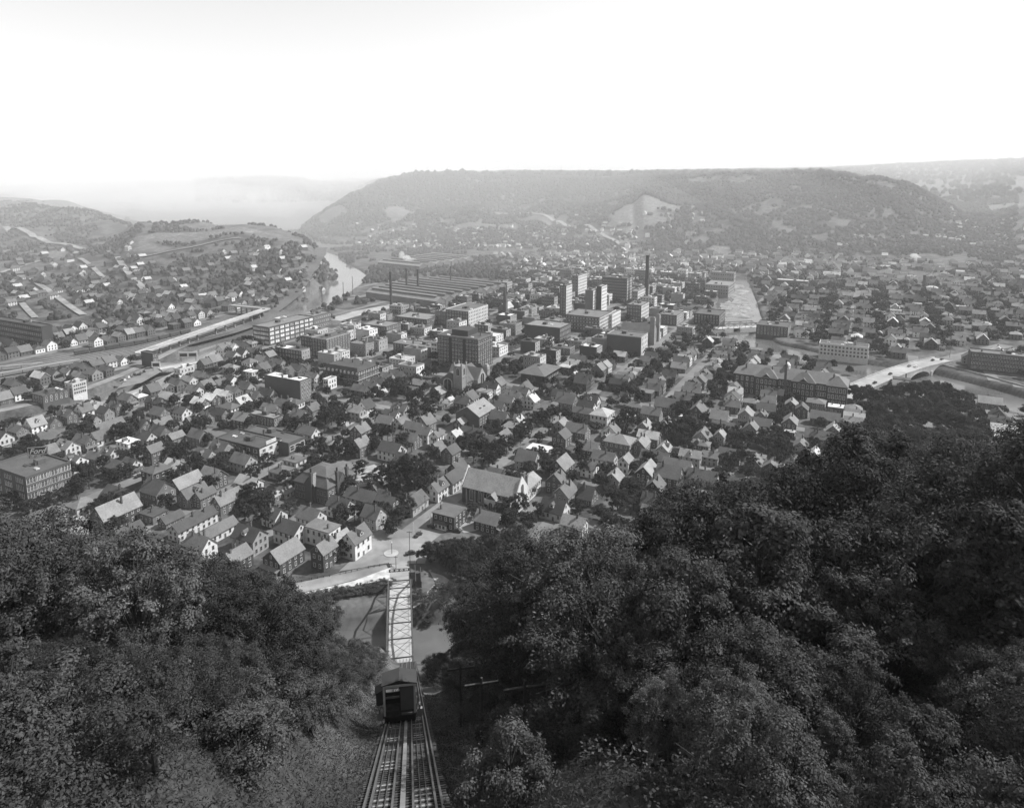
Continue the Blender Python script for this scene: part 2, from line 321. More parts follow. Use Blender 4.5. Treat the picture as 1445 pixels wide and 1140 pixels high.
def make_ground():
    q = np.concatenate([np.linspace(-1.9, -.86, 60)[:-1], np.linspace(-.86, .86, 620), np.linspace(.86, 1.9, 60)[1:]])
    Yr = np.concatenate([np.arange(2, 40, 1.6), np.arange(40, 200, 2.4), np.arange(200, 760, 2.8), np.arange(760, 1250, 4.5), np.geomspace(1250, 9300, 150)])
    QQ, YY = np.meshgrid(q, Yr); X = QQ * np.maximum(YY, 60) ; Z = ground_z(X, YY)
    n, m = X.shape; V = np.stack([X, YY, Z], -1).reshape(-1, 3)
    idx = np.arange(n * m).reshape(n, m)
    Fq = np.stack([idx[:-1, :-1], idx[:-1, 1:], idx[1:, 1:], idx[1:, :-1]], -1).reshape(-1, 4)
    gm = bpy.data.materials.new('ground'); gm.use_nodes = True; nt = gm.node_tree; b = nt.nodes['Principled BSDF']; b.inputs['Roughness'].default_value = .95; b.inputs['Specular IOR Level'].default_value = .15
    g = nt.nodes.new('ShaderNodeNewGeometry')
    def noise(s, d=5):
        n_ = nt.nodes.new('ShaderNodeTexNoise'); n_.inputs['Scale'].default_value = s; n_.inputs['Detail'].default_value = d; nt.links.new(g.outputs['Position'], n_.inputs['Vector']); return n_.outputs[0]
    def ramp(x, a, b_, c, d):
        r = nt.nodes.new('ShaderNodeMapRange'); r.inputs[1].default_value = a; r.inputs[2].default_value = b_; r.inputs[3].default_value = c; r.inputs[4].default_value = d; nt.links.new(x, r.inputs[0]); return r.outputs[0]
    def mix(t, a, b_):
        mx = nt.nodes.new('ShaderNodeMix'); mx.data_type = 'FLOAT'; nt.links.new(t, mx.inputs[0]); nt.links.new(a, mx.inputs[2]); nt.links.new(b_, mx.inputs[3]); return mx.outputs[0]
    at = nt.nodes.new('ShaderNodeAttribute'); at.attribute_name = 'bare'
    base = ramp(noise(.5), .3, .7, .026, .065); earth = ramp(noise(.3), .3, .7, .065, .13); yard = ramp(noise(.045, 6), .44, .56, 0, 1)
    ground = mix(yard, base, earth); bare = mix(ramp(noise(.22, 8), .42, .6, 0, 1), ramp(noise(.06, 8), .3, .7, .10, .24), ramp(noise(.5), .3, .7, .05, .12))
    out = mix(at.outputs['Fac'], ground, bare); nt.links.new(out, b.inputs['Base Color'])
    me = big_mesh('ground', V, Fq, gm, True)
    # bare slopes: patches of open soil and rock with shapes of their own
    fa = bare_amt(V[:, 0], V[:, 1])
    # river banks and the foot of the hill
    rq = river_q(V[:, 0], V[:, 1]); bk = np.clip(1 - np.abs(rq - .5) / 4, 0, 1) * (V[:, 1] > 200); fa = np.maximum(fa, bk * .6 * np.clip(vnoise(V[:, 0], V[:, 1], 25, 3) * 1.6 - .2, 0, 1))
    ly = (V[:, 1] > 1650); fa = np.maximum(fa, ly * np.clip((vnoise(V[:, 0], V[:, 1], 120, 8) - .62) * 2.2, 0, .45) * (V[:, 2] < 175))
    at_ = me.attributes.new('bare', 'FLOAT', 'POINT'); at_.data.foreach_set('value', fa.astype(np.float32))
    structure('ground', me, 'flat town floor between the rivers with hills rising around it')
    return
make_ground()
def water_mat(name, spec, lo, hi):
    wm = bpy.data.materials.new(name); wm.use_nodes = True
    nt = wm.node_tree; b = nt.nodes['Principled BSDF']; b.inputs['Base Color'].default_value = (.10, .10, .10, 1); b.inputs['Roughness'].default_value = .12
    n = nt.nodes.new('ShaderNodeTexNoise'); n.inputs['Scale'].default_value = .35; n.inputs['Detail'].default_value = 4
    g_ = nt.nodes.new('ShaderNodeNewGeometry'); nt.links.new(g_.outputs['Position'], n.inputs['Vector'])
    bp = nt.nodes.new('ShaderNodeBump'); bp.inputs['Strength'].default_value = .12; bp.inputs['Distance'].default_value = .3
    nt.links.new(n.outputs[0], bp.inputs['Height']); nt.links.new(bp.outputs[0], b.inputs['Normal'])
    n2 = nt.nodes.new('ShaderNodeTexNoise'); n2.inputs['Scale'].default_value = .04; n2.inputs['Detail'].default_value = 6; nt.links.new(g_.outputs['Position'], n2.inputs['Vector'])
    mr = nt.nodes.new('ShaderNodeMapRange'); mr.inputs[1].default_value = .35; mr.inputs[2].default_value = .7; mr.inputs[3].default_value = lo; mr.inputs[4].default_value = hi; nt.links.new(n2.outputs[0], mr.inputs[0]); nt.links.new(mr.outputs[0], b.inputs['Base Color'])
    b.inputs['Specular IOR Level'].default_value = spec; return wm
def water_strip(name, pts, ws, label, wm):
    m = M(); L = []; R = []
    for i, p in enumerate(pts):
        a = Vector(pts[max(i - 1, 0)]); c = Vector(pts[min(i + 1, len(pts) - 1)]); d = (c - a).normalized(); nrm = Vector((-d.y, d.x))
        w = float(np.interp(i / 6, range(len(ws)), ws)) + 5
        zw = float(np.interp(p[1], (420, 560, 650, 850), (-6, -5, -3.6, -2.4))); L.append((p[0] + nrm.x * w, p[1] + nrm.y * w, zw)); R.append((p[0] - nrm.x * w, p[1] - nrm.y * w, zw))
    k = len(pts); m.add(L + R, [(i, k + i, k + i + 1, i + 1) for i in range(k - 1)], wm); structure(name, m.mesh(name), label)
water_strip('river_water', CREEK_S, CREEK_W, 'broad creek curving round the town below the wooded hill', water_mat('creek_water', .18, .07, .125))
water_strip('river_water', FORK_S, FORK_W, 'narrower river coming down past the mills along the railway', water_mat('fork_water', .7, .09, .16))
def drape(X, Y, dz): return (X, Y, gz(X, Y) + dz)
def strip(name, pts, w, dz, m, label, step=6.0, kind='structure', skipriver=False, flat=None):
    P = []
    for (x0, y0), (x1, y1) in zip(pts[:-1], pts[1:]):
        k = max(1, int(math.hypot(x1 - x0, y1 - y0) / step)); P += [(x0 + (x1 - x0) * i / k, y0 + (y1 - y0) * i / k) for i in range(k)]
    P.append(pts[-1]); A = np.array(P); D = np.gradient(A, axis=0); D /= np.maximum(np.linalg.norm(D, axis=1), 1e-6)[:, None]
    N = np.stack([-D[:, 1], D[:, 0]], 1); L = A + N * w / 2; R = A - N * w / 2
    zl = ground_z(L[:, 0], L[:, 1]); zr = ground_z(R[:, 0], R[:, 1]); z = np.maximum(zl, zr) + dz
    if flat is not None: z = np.full(len(A), flat + dz)
    ok = np.ones(len(A), bool)
    if skipriver: ok = (river_q(A[:, 0], A[:, 1]) > 7) & (z < 3 + dz) & (z > -.3) & ~((A[:, 0] > .36 * A[:, 1]) & (A[:, 1] > 640) & (hash(round(A[0, 0])) % 3 > 0)) & (A[:, 1] < 1150)
    mm = M(); V = [(l[0], l[1], zz) for l, zz in zip(L, z)] + [(r[0], r[1], zz) for r, zz in zip(R, z)]; k = len(A)
    Fs = [(i, k + i, k + i + 1, i + 1) for i in range(k - 1) if ok[i] and ok[i + 1]]
    if not Fs: return None
    mm.add(V, Fs, m); o = ob(name, mm.mesh(name)); o['label'] = label; o['kind'] = kind; return o
U0, V0 = uv(*G(628, 712)); VS, US = 56.0, 92.0
UI = uv(*G(552, 772))[0]
for k in range(-9, 12):
    v = V0 + k * VS
    pts = [xy(u, v) for u in (UI - 10 if k in (0,) else 150, 1250)]
    strip('street', pts, 8.5, .06, ROAD, 'paved town street running between the house rows', 9, skipriver=True)
for k in range(0, 11):
    u = UI + 62 + k * US
    strip('cross_street', [xy(u, -650), xy(u, 620)], 8.0, .10, ROAD, 'paved cross street through the town', 9, skipriver=True)
def quadsheet(name, px, z, m, label, th=None):
    mm = M(); c = [G(*p, z) for p in px]; mm.add([(a[0], a[1], z) for a in c], [tuple(range(len(c)))], m)
    o = ob(name, mm.mesh(name)); o['label'] = label; o['kind'] = 'structure'; return o
# open square at the bridge head, the light waterside road, yards and lots
quadsheet('plaza_paving', [(478, 806), (545, 795), (600, 795), (604, 768), (640, 740), (655, 752), (690, 745), (660, 715), (628, 702), (600, 735), (590, 758), (540, 735), (520, 742), (518, 770)], .14, ROADM, 'paved square where streets meet at the bridge head')
quadsheet('road_paving', [(340, 843), (380, 829), (440, 818), (500, 803), (545, 796), (550, 808), (500, 818), (440, 833), (380, 846)], .16, ROADM, 'light road along the riverside wall')
quadsheet('road_verge', [(355, 850), (430, 836), (500, 819), (552, 800), (572, 804), (576, 822), (540, 818), (470, 836), (400, 850)], .20, mat('pale_verge', .4, .95, .2, .4, 0, big=.1, bigamt=.2), 'pale dirt verge beside the riverside road')
quadsheet('dirt_path', [(583, 858), (583, 850), (600, 838), (615, 822), (606, 806), (625, 812), (634, 818), (622, 836), (604, 845)], .06, DIRT, 'pale worn path on the bank beside the bridge')
quadsheet('dirt_path', [(650, 802), (672, 800), (676, 818), (655, 822)], .06, DIRT, 'pale patch of bare earth among the riverside trees')
quadsheet('lot_paving', [(500, 688), (505, 662), (528, 655), (548, 668), (538, 684)], .15, DIRT, 'pale open yard beside the brick school')
quadsheet('lot_paving', [(455, 588), (480, 572), (520, 585), (490, 602)], .15, ROADL, 'fenced light court between the houses')
quadsheet('lot_paving', [(650, 612), (695, 612), (695, 640), (650, 648)], .13, ROAD, 'open yard behind the long church')
quadsheet('lot_paving', [(165, 548), (192, 524), (222, 512), (250, 512), (200, 540)], .13, ROAD, 'open parking ground along the river road')
quadsheet('dirt_road', [(1362, 563), (1380, 568), (1396, 600), (1380, 612), (1372, 590)], .08, DIRT, 'pale dirt road along the far river bank')
HROADS = []
for pts, w, lab in [([(45, 395), (80, 420), (118, 446)], 8, 'pale street climbing the left hillside'), ([(165, 365), (172, 375), (205, 411)], 9, 'broad bright street running straight up the hillside'), ([(8, 322), (60, 340), (118, 354)], 8, 'pale road slanting along the hillside above the houses'),
                    ([(112, 366), (145, 392)], 7, 'short hillside street among small houses'), ([(0, 386), (75, 365)], 9, 'dirt road crossing the open hillside'), ([(185, 372), (280, 348), (340, 338)], 6, 'track along the bare hillside terrace'), ([(28, 425), (50, 450)], 7, 'steep pale street below the hillside rows'),
                    ([(700, 302), (790, 315), (860, 338), (880, 350), (905, 372)], 9, 'long pale road climbing the far hill'), ([(650, 296), (700, 302)], 8, 'upper stretch of the far hill road')]:
    W = []
    for (x, y) in pts:   # find where this picture ray meets the terrain
        dy = np.arange(300, 2600, 5.0); zz = np.array([zpx(y, a) for a in dy]); a_ = (x - CX) / F
        Xs = a_ * (dy * math.cos(PIT) - (zz - HC) * math.sin(PIT)); g = ground_z(Xs, dy); i = np.argmax(zz < g); W.append((Xs[i], dy[i]))
    HROADS.append(W)
    strip('hill_road', W, w + (5 if W[0][1] > 1400 else 0), 2.0 if W[0][1] > 1400 else 1.2, mat('hill_road', .2, .95, .25, .3, 0, big=.06, bigamt=.25), lab, 12)
def hit(x, y):
    dy = np.arange(700, 3400, 8.0); b = -(y - CY) / F; s = (-math.sin(PIT) + b * math.cos(PIT)) / (math.cos(PIT) + b * math.sin(PIT)); zz = HC + dy * s
    Xs = (x - CX) / F * (dy * math.cos(PIT) - (zz - HC) * math.sin(PIT)); g = ground_z(Xs, dy); i = int(np.argmax(zz < g)); return float(Xs[i]), float(dy[i]), float(g[i])

ORD = 'first second third fourth fifth sixth seventh eighth ninth tenth eleventh twelfth thirteenth fourteenth fifteenth sixteenth'.split()
# ---------------------------------------------------------------- shared window, door and post meshes
def window_mesh(fr):
    m = M(); m.box(-.5, .5, -.05, .05, -.5, .5, GLASS)
    for a in ((-.62, -.5, -.5, .5), (.5, .62, -.5, .5)): m.box(a[0], a[1], -.12, .06, -.5, .5, fr)
    m.box(-.62, .62, -.14, .06, .5, .58, fr); m.box(-.68, .68, -.2, .06, -.58, -.5, fr); m.box(-.5, .5, -.08, .05, -.03, .03, fr)
    return m.mesh('window')
WIN = window_mesh(FRAME); WIND = window_mesh(FRAMED)
def bigwin_mesh():
    m = M(); m.box(-.5, .5, -.05, .05, -.5, .5, GLASS)
    for i in range(-2, 3): m.box(i * .25 - .015, i * .25 + .015, -.1, .05, -.5, .5, FRAME)
    for i in range(-1, 2): m.box(-.5, .5, -.09, .05, i * .25 - .015, i * .25 + .015, FRAME)
    m.box(-.53, .53, -.14, .05, -.56, -.5, FRAME); return m.mesh('window')
WINB = bigwin_mesh()
PANEM = mat('pale_pane', .5, .25, .35, .5, .5, spec=.5)  # pale grey panes for factory windows and skylights, varied at random
def panewin_mesh():
    m = M(); m.box(-.5, .5, -.05, .05, -.5, .5, PANEM)
    for i in range(-1, 2): m.box(i * .5 - .02, i * .5 + .02, -.1, .05, -.5, .5, FRAMED)
    m.box(-.53, .53, -.12, .05, -.54, -.5, FRAMED); m.box(-.5, .5, -.09, .05, -.02, .02, FRAMED); return m.mesh('window')
WINP = panewin_mesh()
def arch_mesh(fr):
    m = M(); k = 8; pts = [(-.5, -.5), (.5, -.5)] + [(.5 * math.cos(math.pi * i / k), .2 + .3 * math.sin(math.pi * i / k) * 1.0) for i in range(k + 1)]
    m.add([(x, -.05, z) for x, z in pts], [tuple(range(len(pts)))], GLASS)
    big = [(x * 1.3, z * 1.15) for x, z in pts]; m.add([(x, -.03, z) for x, z in big], [tuple(range(len(big)))], fr); m.box(-.03, .03, -.08, 0, -.5, .45, fr); return m.mesh('arched_window')
ARCHW = arch_mesh(CONC)
def door_mesh():
    m = M(); m.box(-.5, .5, -.06, .05, 0, 1, mat('door_paint', .12, .5, .1, 1, .4)); m.box(-.6, -.5, -.1, .05, 0, 1.05, FRAME); m.box(.5, .6, -.1, .05, 0, 1.05, FRAME); m.box(-.5, .5, -.1, .05, 1, 1.05, FRAME); return m.mesh('door')
DOOR = door_mesh()
def chimney_mesh():
    m = M(); m.box(-.4, .4, -.4, .4, 0, .88, BRICKCH); m.box(-.5, .5, -.5, .5, .88, 1, BRICKCH); m.box(-.2, .2, -.2, .2, 1, 1.12, DARKIN); return m.mesh('chimney')
CHIM = chimney_mesh()
POSTM = M().box(-.08, .08, -.08, .08, 0, 1, FRAME).mesh('post')
def winrow(parent, me, face, a0, a1, n, z, w, h, plane, jitter=0, name='window'):
    """n windows along a local face: face 'x-' 'x+' 'y-' 'y+' (outward), from a0 to a1 on the other axis"""
    out = []
    rz = {'y-': 0, 'x+': math.pi / 2, 'y+': math.pi, 'x-': -math.pi / 2}[face]
    for i in range(n):
        a = a0 + (a1 - a0) * (i + .5) / n
        loc = (a, plane, z) if face[0] == 'y' else (plane, a, z)
        out.append(ob(name, me, parent, loc, rz, (w, 1, h)))
    return out
def stuff_windows(parent, specs):
    """windows too small to pick apart on a far building: one mesh"""
    m = M()
    for (face, a0, a1, n, z, w, h, plane) in specs:
        for i in range(n):
            a = a0 + (a1 - a0) * (i + .5) / n; p = plane
            if face == 'y-': m.box(a - w / 2, a + w / 2, p - .08, p + .05, z - h / 2, z + h / 2, GLASS); m.box(a - w * .65, a + w * .65, p - .16, p + .05, z - h * .62, z - h / 2, FRAME)
            else: m.box(p - .08, p + .05, a - w / 2, a + w / 2, z - h / 2, z + h / 2, GLASS); m.box(p - .16, p + .05, a - w * .65, a + w * .65, z - h * .62, z - h / 2, FRAME)
    if m.v:
        o = part('window', m, parent); o['kind'] = 'stuff'

# occupied rectangles in street-grid coordinates
OHASH = {}
def _cells(u0, u1, v0, v1): return [(i, j) for i in range(int(u0 // 25), int(u1 // 25) + 1) for j in range(int(v0 // 25), int(v1 // 25) + 1)]
def occ(u0, u1, v0, v1):
    for c in _cells(u0, u1, v0, v1): OHASH.setdefault(c, []).append((u0, u1, v0, v1))
def free(u0, u1, v0, v1, gap=.6):
    for c in _cells(u0 - gap, u1 + gap, v0 - gap, v1 + gap):
        for a in OHASH.get(c, ()):
            if u0 < a[1] + gap and u1 > a[0] - gap and v0 < a[3] + gap and v1 > a[2] - gap: return False
    return True
LANDMARKS = []    # (X, Y, phrase)
# ---------------------------------------------------------------- flat-roofed city blocks
def grid_frame(C, L, R, h):
    """front roof corner, left and right roof corners in the picture -> base corner, sizes along u and -v"""
    c = G(*C, h); uc, vc = uv(*c)
    Lu = abs(uv(*G(*R, h))[0] - uc) if not isinstance(R, (int, float)) else R
    Lv = abs(uv(*G(*L, h))[1] - vc) if not isinstance(L, (int, float)) else L
    occ(uc, uc + Lu, vc - Lv, vc); return c, Lu, Lv
def block(name, label, cat, C, L, R, h, tone=.14, floors=3, roof=.12, nx=None, ny=None, win=None, ww=1.2, wh=1.9, blank=(), tone_lit=None, parapet=.9, cornice=None, group=None, house=True, mark=None, frame=None):
    if frame: c, Lu, Lv = frame
    else: c, Lu, Lv = grid_frame(C, L, R, h)
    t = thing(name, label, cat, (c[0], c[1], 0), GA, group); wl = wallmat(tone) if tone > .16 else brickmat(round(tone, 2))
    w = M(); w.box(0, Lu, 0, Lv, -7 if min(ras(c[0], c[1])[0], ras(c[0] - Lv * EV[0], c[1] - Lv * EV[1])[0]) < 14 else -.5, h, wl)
    if tone_lit: w.box(-.02, Lu + .02, -.12, 0, 0, h - .003, wallmat(tone_lit))  # paler sun-facing wall: sunlight put into the colour, and the garage's white front
    part('wall', w, t)
    r = M(); r.box(.35, Lu - .35, .35, Lv - .35, h, h + .12, roofmat(roof)); part('roof', r, t)
    p = M(); pm = wallmat(cornice) if cornice else wl
    p.box(-.15, .3, -.15, Lv + .15, h, h + parapet, pm); p.box(Lu - .3, Lu + .15, -.15, Lv + .15, h, h + parapet, pm); p.box(.3, Lu - .3, -.15, .3, h, h + parapet - .003, pm); p.box(.3, Lu - .3, Lv - .3, Lv + .15, h, h + parapet - .003, pm)
    part('parapet', p, t)
    nx = nx if nx is not None else max(2, int(Lu / 3.4)); ny = ny if ny is not None else max(2, int(Lv / 3.4)); fh = (h - .8) / floors; far = c[1] > 820
    specs = []
    for i in range(floors):
        z = .8 + fh * (i + .5)
        if 'y-' not in blank: specs.append(('y-', .6, Lu - .6, nx, z, ww, min(wh, fh * .62), -.12 if tone_lit else 0))
        if 'x-' not in blank: specs.append(('x-', .6, Lv - .6, ny, z, ww, min(wh, fh * .62), 0))
    if far and win is None: stuff_windows(t, specs)
    else:
        for (f, a0, a1, n_, z, w_, h_, pl) in specs: winrow(t, win or WIN, f, a0, a1, n_, z, w_, h_, pl)
    if house and Lu > 6 and Lv > 6:
        q = M(); q.box(0, min(4, Lu * .3), 0, min(4, Lv * .3), 0, 2.4, wl); o = part('roof_house', q, t); o.location = (Lu * RND.uniform(.3, .6), Lv * RND.uniform(.3, .6), h + .1)
        if RND.random() < .7: ob('chimney', CHIM, t, (Lu * RND.uniform(.1, .9), Lv * RND.uniform(.1, .9), h), 0, (1.3, 1.3, 2.6))
    if house and Lu > 8 and Lv > 8:
        for _ in range(RND.randint(1, 4)):
            a, b_ = Lu * RND.uniform(.1, .85), Lv * RND.uniform(.1, .85); o = part('skylight', M().gablewall(0, 1.8, 0, 2.6, 0, .5, .5, PANEM if RND.random() < .5 else STEEL, 'y'), t); o.location = (a, b_, h + .12)
        if RND.random() < .22:
            q = M(); q.cyl(0, 0, 2.2, 4.6, 1.3, 1.3, wallmat(.3), 10); q.cyl(0, 0, 4.6, 5.5, 1.4, .1, roofmat(.09), 10)
            for a, b_ in ((-.9, -.9), (.9, -.9), (.9, .9), (-.9, .9)): q.box(a - .08, a + .08, b_ - .08, b_ + .08, 0, 2.3, STEEL)
            o = part('water_tank', q, t); o.location = (Lu * RND.uniform(.25, .75), Lv * RND.uniform(.25, .75), h + .1)
    if mark: LANDMARKS.append((c[0], c[1], mark))
    return t, Lu, Lv
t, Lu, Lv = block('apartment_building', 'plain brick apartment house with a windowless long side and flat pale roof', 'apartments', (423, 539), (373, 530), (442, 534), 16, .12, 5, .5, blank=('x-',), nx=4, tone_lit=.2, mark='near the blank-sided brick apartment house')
for i in (0.33, .66): ob('chimney', CHIM, t, (Lu * .9, Lv * i, 16), 0, (4, 4, 4))
t, Lu, Lv = block('hotel', 'tall dark brick hotel with rows of pale windows and light top storey', 'hotel', (674, 480), (617, 473), (691, 471), 27, .075, 8, .09, nx=7, ny=14, ww=1.3, wh=1.8, cornice=.2, mark='near the tall brick hotel')
q = M()
for a, b_ in ((.30, .36), (.64, .70)): q.box(-.3, .25, Lv * a, Lv * b_, .5, 26.9, brickmat(.05))
q.box(-.25, Lu, -.22, Lv, 22.6, 23.1, wallmat(.28)); part('string_course', q, t)
q = M(); q.box(-.45, Lu + .45, -.45, Lv + .45, 26.4, 26.95, wallmat(.2)); part('cornice', q, t)
q = M(); q.box(Lu * .3, Lu * .95, Lv * .35, Lv * .75, 27, 32, brickmat(.07)); part('penthouse', q, t)
block('factory', 'long four-storey brick factory with broad pale-paned windows by the river', 'factory', (379, 463), (352, 461), (440, 447), 18, .10, 4, .2, win=WINP, nx=9, ny=4, ww=5.0, wh=3.0, cornice=.12, mark='near the long riverside factory')
block('factory_wing', 'rear wing of factory with grey flat roof beside the river', 'factory', (442, 447), (425, 446), (468, 441), 15, .16, 3, .2, ww=2, mark=None)
block('office_building', 'five-storey brick office block with pale cornice and even window grid', 'office', (460, 480), (440, 477), (494, 470), 17, .10, 5, .10, nx=9, ny=5, tone_lit=.15, cornice=.34)
block('white_shop', 'small white painted shop with two rows of windows beside the mansard block', 'shop', (463, 537), (455, 536), (477, 533), 8, .62, 2, .2, nx=3, ny=2)
block('low_garage', 'low flat-roofed brick garage next to the blank apartment house', 'garage', (386, 592), (350, 583), (398, 586), 6, .12, 2, .3, nx=4, ny=8, mark=None)
block('garage_hall', 'broad brick garage hall with large sloping dark roof', 'garage', (407, 627), (355, 604), (442, 619), 7.5, .12, 1, .10, nx=3, ny=0, ww=3, wh=3, mark='near the broad garage halls')
t, Lu, Lv = block('white_front_garage', 'garage with stepped white front and long dark roof', 'garage', (366, 634), (312, 616), (391, 619), 8, .10, 2, .09, nx=3, ny=6, ww=2.4, wh=1.8, tone_lit=.6)
q = M(); q.box(Lu * .3, Lu * .75, -.3, .1, 8.9, 11, wallmat(.6)); part('gable_step', q, t)
block('department_store', 'pale-topped department store with large upper storeys and white side', 'store', (661, 440), (628, 437), (678, 430), 20, .17, 5, .12, tone_lit=.6, cornice=.55, mark='near the pale department store')
block('store_annex', 'lower store wing with tall framed windows', 'store', (629, 441), (612, 440), (640, 436), 15, .2, 3, .2)
block('brick_store', 'low brick store block with pale parapet near the hotel', 'store', (612, 492), (553, 485), (625, 486), 9, .13, 3, .16, cornice=.25)
block('white_shop', 'narrow white shop with wide glazed bays against the hotel', 'shop', (617, 484), 7, (621, 480), 17, .6, 4, .3, nx=2, ny=2, ww=2.4)
block('brick_store', 'long brick store with low flat roof in front of the mills', 'store', (545, 462), (512, 457), (560, 455), 9, .15, 2, .2)
block('brick_store', 'two-storey brick store beside the mill road', 'store', (602, 452), (560, 446), (615, 444), 9, .17, 2, .22)
block('theatre', 'large plain brick theatre with windowless walls', 'theatre', (790, 464), (744, 457), (800, 456), 15, .10, 3, .2, blank=('x-',), mark='near the windowless brick theatre')
block('corner_store', 'four-storey store with long bands of windows and bright side', 'store', (846, 449), (806, 441), (862, 440), 16, .2, 4, .14, ww=2.2, tone_lit=.58, mark='near the long-windowed store')
block('store_annex', 'bright low annex beside the long-windowed store', 'store', (864, 445), 6, (878, 439), 14, .5, 3, .2)
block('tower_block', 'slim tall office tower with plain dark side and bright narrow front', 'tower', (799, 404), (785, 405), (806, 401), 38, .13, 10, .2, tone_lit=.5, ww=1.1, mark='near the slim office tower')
block('tower_block', 'stout office tower with a water tank on the roof beside a white slab', 'tower', (837, 411), (821, 412), (846, 408), 36, .2, 10, .25, tone_lit=.5, blank=('x-',))
block('tower_slab', 'narrow white tower slab with a dark gap beside it', 'tower', (849, 405), 6, (857, 402), 40, .10, 10, .3, tone_lit=.62, blank=('x-',))
block('warehouse', 'big dark eight-storey block with a wide flat roof', 'office', (885, 394), (843, 394), (889, 391), 32, .10, 8, .1, tone_lit=.4)
block('warehouse', 'pale square upper block behind the towers', 'office', (816, 390), (808, 389), (830, 386), 30, .2, 7, .2, tone_lit=.5)
block('civic_building', 'wide brick hall with ornate cornice and bright narrow end', 'hall', (905, 477), (851, 475), (916, 471), 18, .12, 4, .16, ny=11, nx=4, wh=2.2, tone_lit=.5, cornice=.38, blank=('x-',), mark='near the wide ornate brick hall')
block('hall', 'low brick hall with white-framed windows and pale cornice beyond the twin spires', 'hall', (955, 446), (930, 444), (965, 439), 11, .16, 3, .16, tone_lit=.45)
block('bank_building', 'four-storey brick bank with a bright glazed end', 'bank', (905, 432), (885, 430), (915, 426), 18, .13, 4, .2, tone_lit=.5)
block('store', 'pale commercial block with bright wall beside the smokestack', 'store', (900, 412), (893, 411), (912, 404), 18, .3, 4, .2, tone_lit=.55)
block('ford_garage', 'four-storey brick motor showroom with rooftop sign', 'garage', (36, 675), (-6, 655), (97, 652), 17, .13, 4, .09, win=WINB, nx=4, ny=3, ww=6, wh=2.8, mark='near the brick showroom with the rooftop sign')
block('mill_building', 'dark bulky brick mill building below the left hillside', 'factory', (58, 462), (-30, 452), (66, 458), 22, .07, 4, .06, blank=('y-',), tone_lit=None)
block('brick_apartments', 'long four-storey brick apartment row standing above the river wall', 'apartments', (1470, 507), (1366, 489), 16, 15, .09, 4, .14, ny=22, cornice=.16, mark='near the long brick apartment row')
t, Lu, Lv = block('river_factory', 'white-walled riverside works with rows of dark windows', 'factory', (1226, 492), (1158, 480), 16, 11, .52, 3, .09, ny=13, ww=1.8, mark='near the white riverside works')
block('brick_shop', 'dark brick corner building beside the river bridge', 'shop', (215, 500), (191, 499), (222, 498), 12, .09, 3, .08, blank=('x-',))
block('white_shop', 'white two-storey shop by the narrow river', 'shop', (254, 522), 8, (272, 516), 8, .6, 2, .16)
block('white_shop', 'white three-storey shop with square windows facing the river road', 'shop', (102, 543), 10, (122, 538), 9, .58, 3, .15, nx=6)
block('row_store', 'brick shop row end with pale awning on the river road', 'shop', (60, 560), (45, 556), (88, 548), 6, .12, 2, .1)
block('long_hall', 'far long hall with pale end pillar at the foot of the hill', 'hall', (1036, 386), (1003, 384), 14, 20, .28, 3, .3)
block('long_hall', 'pale brick school-like hall beside the gravelly creek', 'hall', (1028, 404), (998, 400), (1040, 398), 14, .26, 3, .2)
block('freight_house', 'wide low freight house with a pale roof by the far rails', 'warehouse', (1140, 398), (1095, 396), 18, 8, .2, 1, .35)
block('brick_store', 'corner brick store with dark roof beside the creek bridge', 'store', (1112, 463), (1068, 458), (1120, 456), 10, .12, 3, .10)
block('brick_store', 'brick store at the creek corner with round dark roof', 'store', (1015, 446), (978, 444), (1020, 438), 11, .09, 3, .08)
# ford rooftop sign
sp = G(64, 645, 18.0); sg = thing('rooftop_sign', 'dark rooftop sign board with white outline and script lettering', 'sign', (sp[0] - 9.5, sp[1] + .5, 17.0), math.radians(14))
m = M(); m.box(-.0, 9.5, -.15, .15, 1.6, 6.2, BLACKP); part('board', m, sg)
m = M()
for a in ((.2, 9.3, 1.8, 2.0), (.2, 9.3, 5.8, 6.0), (.2, .4, 2.0, 5.8), (9.1, 9.3, 2.0, 5.8)): m.box(a[0], a[1], -.22, -.15, a[2], a[3], WHITE)
part('outline', m, sg)
m = M()
for x in (.6, 3.2, 6.2, 8.9): m.bar((x, 0, 0), (x, 0, 1.7), .25, STEEL); m.bar((x, 2.2, 0), (x, 0.1, 4.5), .2, STEEL)
part('support', m, sg)
tc = bpy.data.curves.new('lettering', 'FONT'); tc.body = 'Ford'; tc.size = 3.9; tc.shear = .35; tc.extrude = .05; tc.offset = .06; tc.align_x = 'CENTER'
to = bpy.data.objects.new('lettering_src', tc); COL.objects.link(to); bpy.context.view_layer.update()
tm = bpy.data.meshes.new_from_object(to.evaluated_get(bpy.context.evaluated_depsgraph_get())); bpy.data.objects.remove(to)
tm.materials.clear(); tm.materials.append(WHITE); lo = ob('lettering', tm, sg, (4.5, -.24, 2.55)); lo.rotation_euler = (math.pi / 2, 0, 0)

# ---------------------------------------------------------------- churches, schools and other large buildings
def frame_thing(name, label, cat, C, L, R, h, mark=None):
    c, Lu, Lv = grid_frame(C, L, R, h); t = thing(name, label, cat, (c[0], c[1], 0), GA)
    if mark: LANDMARKS.append((c[0], c[1], mark))
    return t, Lu, Lv
